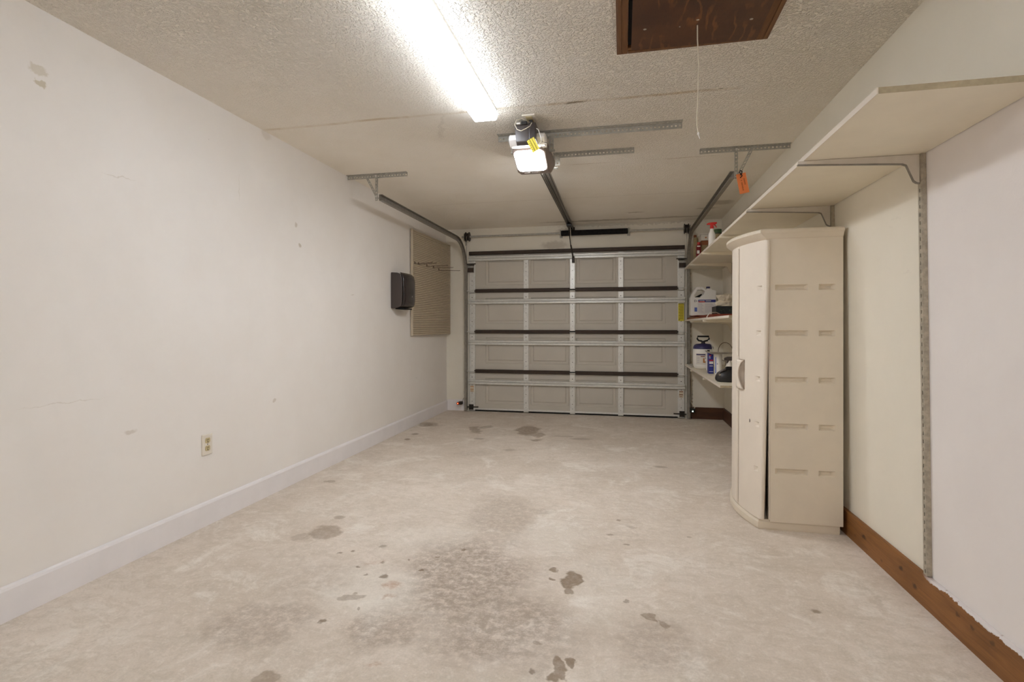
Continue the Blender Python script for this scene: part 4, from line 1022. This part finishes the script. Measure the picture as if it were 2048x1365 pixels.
mk('bag', b, M['paper'], t)
t = root('white_cable', (.84, 5.2, ZM), 'thin white cable drooping over the middle shelf edge', 'cable')
b = B(); b.tube([(.93, 5.35, ZM+.038), (.87, 5.2, ZM+.050), (.80, 5.05, ZM+.045), (.77, 4.95, ZM+.036), (.742, 4.9, ZM+.006), (.740, 4.88, ZM-.012)], .0035, 6); mk('cable', b, M['white_pl'], t)

# ------------------------------------------------------------------ things on the lowest shelf
ZL = .664
t = root('pump_sprayer', (.865, 5.95, ZL), 'white pump sprayer with navy top and black handle', 'sprayer')
SX, SY_ = .862, 5.95
bottle(SX, SY_, ZL, [(.080, 0), (.096, .012), (.104, .04), (.106, .10), (.106, .20), (.104, .215)], M['white_pl'], 'tank', t, 24)
bottle(SX, SY_, ZL+.215, [(.105, 0), (.104, .02), (.092, .042), (.070, .054), (.03, .058)], M['navy'], 'top', t, 24)
b = B(); b.lathe((SX, SY_, ZL+.270), [(.024, 0), (.018, .018), (.012, .022), (.010, .034)], 12); mk('pump_collar', b, M['black'], t)
b = B(); hpts = [(SX-.012, SY_, ZL+.298), (SX-.048, SY_, ZL+.306), (SX-.062, SY_, ZL+.325), (SX-.058, SY_, ZL+.350), (SX+.058, SY_, ZL+.350), (SX+.062, SY_, ZL+.325), (SX+.045, SY_, ZL+.306), (SX+.012, SY_, ZL+.298)]
b.tube(hpts, .009, 8); mk('handle', b, M['matte_black'], t)
b = B(); b.tube([(SX+.05, SY_-.02, ZL+.31), (SX+.080, SY_-.05, ZL+.265), (SX+.088, SY_-.07, ZL+.20), (SX+.088, SY_-.075, ZL+.12)], .005, 8); mk('hose', b, M['milky'], t)
def lab(name, a0, a1, z0, z1, mat, r=.1072, n=8):
    b = B()
    for i in range(n+1):
        a = a0+(a1-a0)*i/n; b.v += [(SX+r*math.cos(a), SY_+r*math.sin(a), ZL+z0), (SX+r*math.cos(a), SY_+r*math.sin(a), ZL+z1)]
    for i in range(n): b.f.append((2*i, 2*i+1, 2*i+3, 2*i+2))
    return mk(name, b, mat, t, solid=.0006)
aa = -PI/2-.13
lab('label', aa-.75, aa+.75, .05, .17, M['milky']); lab('label_title', aa-.70, aa+.20, .150, .163, M['navy'], .1080); lab('label_subtitle', aa-.25, aa+.15, .134, .142, M['ink'], .1080)
lab('label_picture', aa-.02, aa+.20, .070, .118, M['brown_print'], .1080); lab('label_picture', aa+.18, aa+.5, .080, .120, M['green'], .1080); lab('label_picture', aa+.12, aa+.38, .085, .115, M['white_pl'], .1086)
for zz in (.07, .09, .11, .125): lab('label_text', aa-.62, aa-.38, zz, zz+.005, M['print_grey'], .1080)
t = root('white_bottle', (.872, 5.72, ZL), 'slim white bottle between the sprayer and the blue carton', 'bottle')
bottle(.880, 5.72, ZL, [(.020, 0), (.022, .004), (.022, .16), (.014, .18), (.012, .195)], M['white_pl'], 'body', t)
bottle(.880, 5.72, ZL+.195, [(.014, 0), (.014, .018)], M['black'], 'cap', t)
t = root('blue_carton', (.85, 5.36, ZL), 'blue and white printed carton on the lowest shelf', 'box')
b = B(); b.box(.823, .868, 5.33, 5.42, ZL, ZL+.198); mk('carton', b, M['blue'], t, bevel=.0015)
b = B()
for (a, c, z0, z1) in ((.828, .864, .095, .118), (.830, .862, .072, .078), (.826, .840, .150, .156), (.826, .838, .165, .170), (.828, .864, .018, .022)): b.box(a, c, 5.3275, 5.3295, ZL+z0, ZL+z1)
mk('white_lettering', b, M['white_pl'], t)
b = B(); b.box(.826, .866, 5.3275, 5.3295, ZL+.125, ZL+.135); b.box(.828, .846, 5.3275, 5.3295, ZL+.172, ZL+.182); mk('red_lettering', b, M['red'], t)
t = root('white_canister', (.885, 5.22, ZL), 'tall white canister standing next to the blue carton', 'canister')
bottle(.888, 5.20, ZL, [(.033, 0), (.034, .003), (.034, .19), (.031, .198)], M['white_pl'], 'body', t, 20)
b = B(); b.box(.858, .866, 5.174, 5.1755, ZL+.02, ZL+.17); mk('label_strip', b, M['blue_lt'], t); b = B(); b.box(.870, .880, 5.1655, 5.1675, ZL+.10, ZL+.115); mk('label_mark', b, M['print_grey'], t)
t = root('metal_tray', (.95, 5.25, ZL+.2), 'scuffed metal tray lying across the carton and canister', 'tray')
b = B(); b.prism([(.815, .004), (.820, 0), (1.10, 0), (1.105, .004), (1.115, .022), (1.110, .022), (1.100, .006), (.820, .006), (.808, .022), (.803, .022)], lambda x, z: (x, 5.12, ZL+.200+z), lambda x, z: (x, 5.44, ZL+.200+z)); mk('pan', b, M['silver'], t)
b = B(); b.box(.804, 1.114, 5.114, 5.12, ZL+.214, ZL+.222); mk('rim', b, M['silver'], t)
t = root('trigger_bottle', (.955, 5.0, ZL), 'clear white bottle with dark trigger behind the black sander', 'spray bottle')
bottle(.950, 5.00, ZL, [(.030, 0), (.034, .004), (.034, .10), (.016, .135), (.014, .15)], M['milky'], 'body', t)
b = B(); b.prism([(-.045, .150), (-.045, .172), (-.015, .185), (.02, .185), (.02, .150), (-.005, .15), (-.02, .125), (-.028, .125), (-.02, .15)], lambda u, v: (.950+u, 4.985, ZL+v), lambda u, v: (.950+u, 5.015, ZL+v)); mk('trigger_head', b, M['charcoal'], t, bevel=.004)
t = root('white_funnel', (.985, 4.88, ZL), 'upturned white plastic funnel beside the black sander', 'funnel')
bottle(.990, 4.86, ZL, [(.075, 0), (.074, .010), (.030, .10), (.012, .13), (.009, .18)], M['white_pl'], 'cone', t, 20)
t = root('wire_coil', (1.06, 5.6, ZL), 'loop of thin brown wire standing behind the metal tray', 'wire')
b = B(); b.tube([(1.03+.07*math.cos(a), 5.62+.015*math.sin(a), ZL+.20+.095*math.sin(a)) for a in [2*PI*i/24 for i in range(24)]], .003, 6, closed=True); b.tube([(1.03, 5.62, ZL), (1.03, 5.62, ZL+.108)], .003, 6); mk('loop', b, M['wire'], t)
t = root('black_sander', (.86, 4.6, ZL), 'rounded black power sander at the end of the lowest shelf', 'power tool')
b = B(); n = 14
rings = []
for (s_, z) in ((.80, 0), (.96, .008), (1, .025), (.96, .05), (.84, .075), (.62, .092), (.3, .10)):
    for k in range(n*2):
        a = PI*k/n; ca, sa = math.cos(a), math.sin(a)
        b.v.append((.885+.125*s_*math.copysign(abs(ca)**.8, ca), 4.60+.07*s_*math.copysign(abs(sa)**.8, sa), ZL+z))
for L in range(6):
    for k in range(2*n): b.f.append((L*2*n+k, L*2*n+(k+1) % (2*n), (L+1)*2*n+(k+1) % (2*n), (L+1)*2*n+k))
b.f += [tuple(range(2*n))[::-1], tuple(12*n+k for k in range(2*n))]
mk('body', b, M['black'], t, smooth='auto')
b = B(); b.box(.845, 1.0, 4.575, 4.625, ZL+.085, ZL+.125); mk('grip', b, M['matte_black'], t, bevel=.012)
b = B(); b.tube([(.775, 4.575, ZL+.055), (.80, 4.56, ZL+.085), (.835, 4.565, ZL+.105)], .010, 8); mk('side_clip', b, M['charcoal'], t, smooth='auto')
b = B(); b.lathe((.790, 4.548, ZL+.060), [(.008, 0), (.010, .006)], 10, axis='y'); mk('stud', b, M['silver'], t)
t = root('white_rag', (.80, 6.35, ZL), 'thin folded white cloth at the door end of the lowest shelf', 'cloth')
b = B(); b.add([(.755, 6.05, ZL), (.87, 6.30, ZL), (.86, 6.56, ZL), (.752, 6.50, ZL), (.757, 6.07, ZL+.008), (.86, 6.31, ZL+.018), (.85, 6.54, ZL+.014), (.757, 6.49, ZL+.008)], [(0,1,2,3),(4,5,6,7),(0,1,5,4),(1,2,6,5),(2,3,7,6),(3,0,4,7)]); mk('cloth', b, M['milky'], t, bevel=.003)
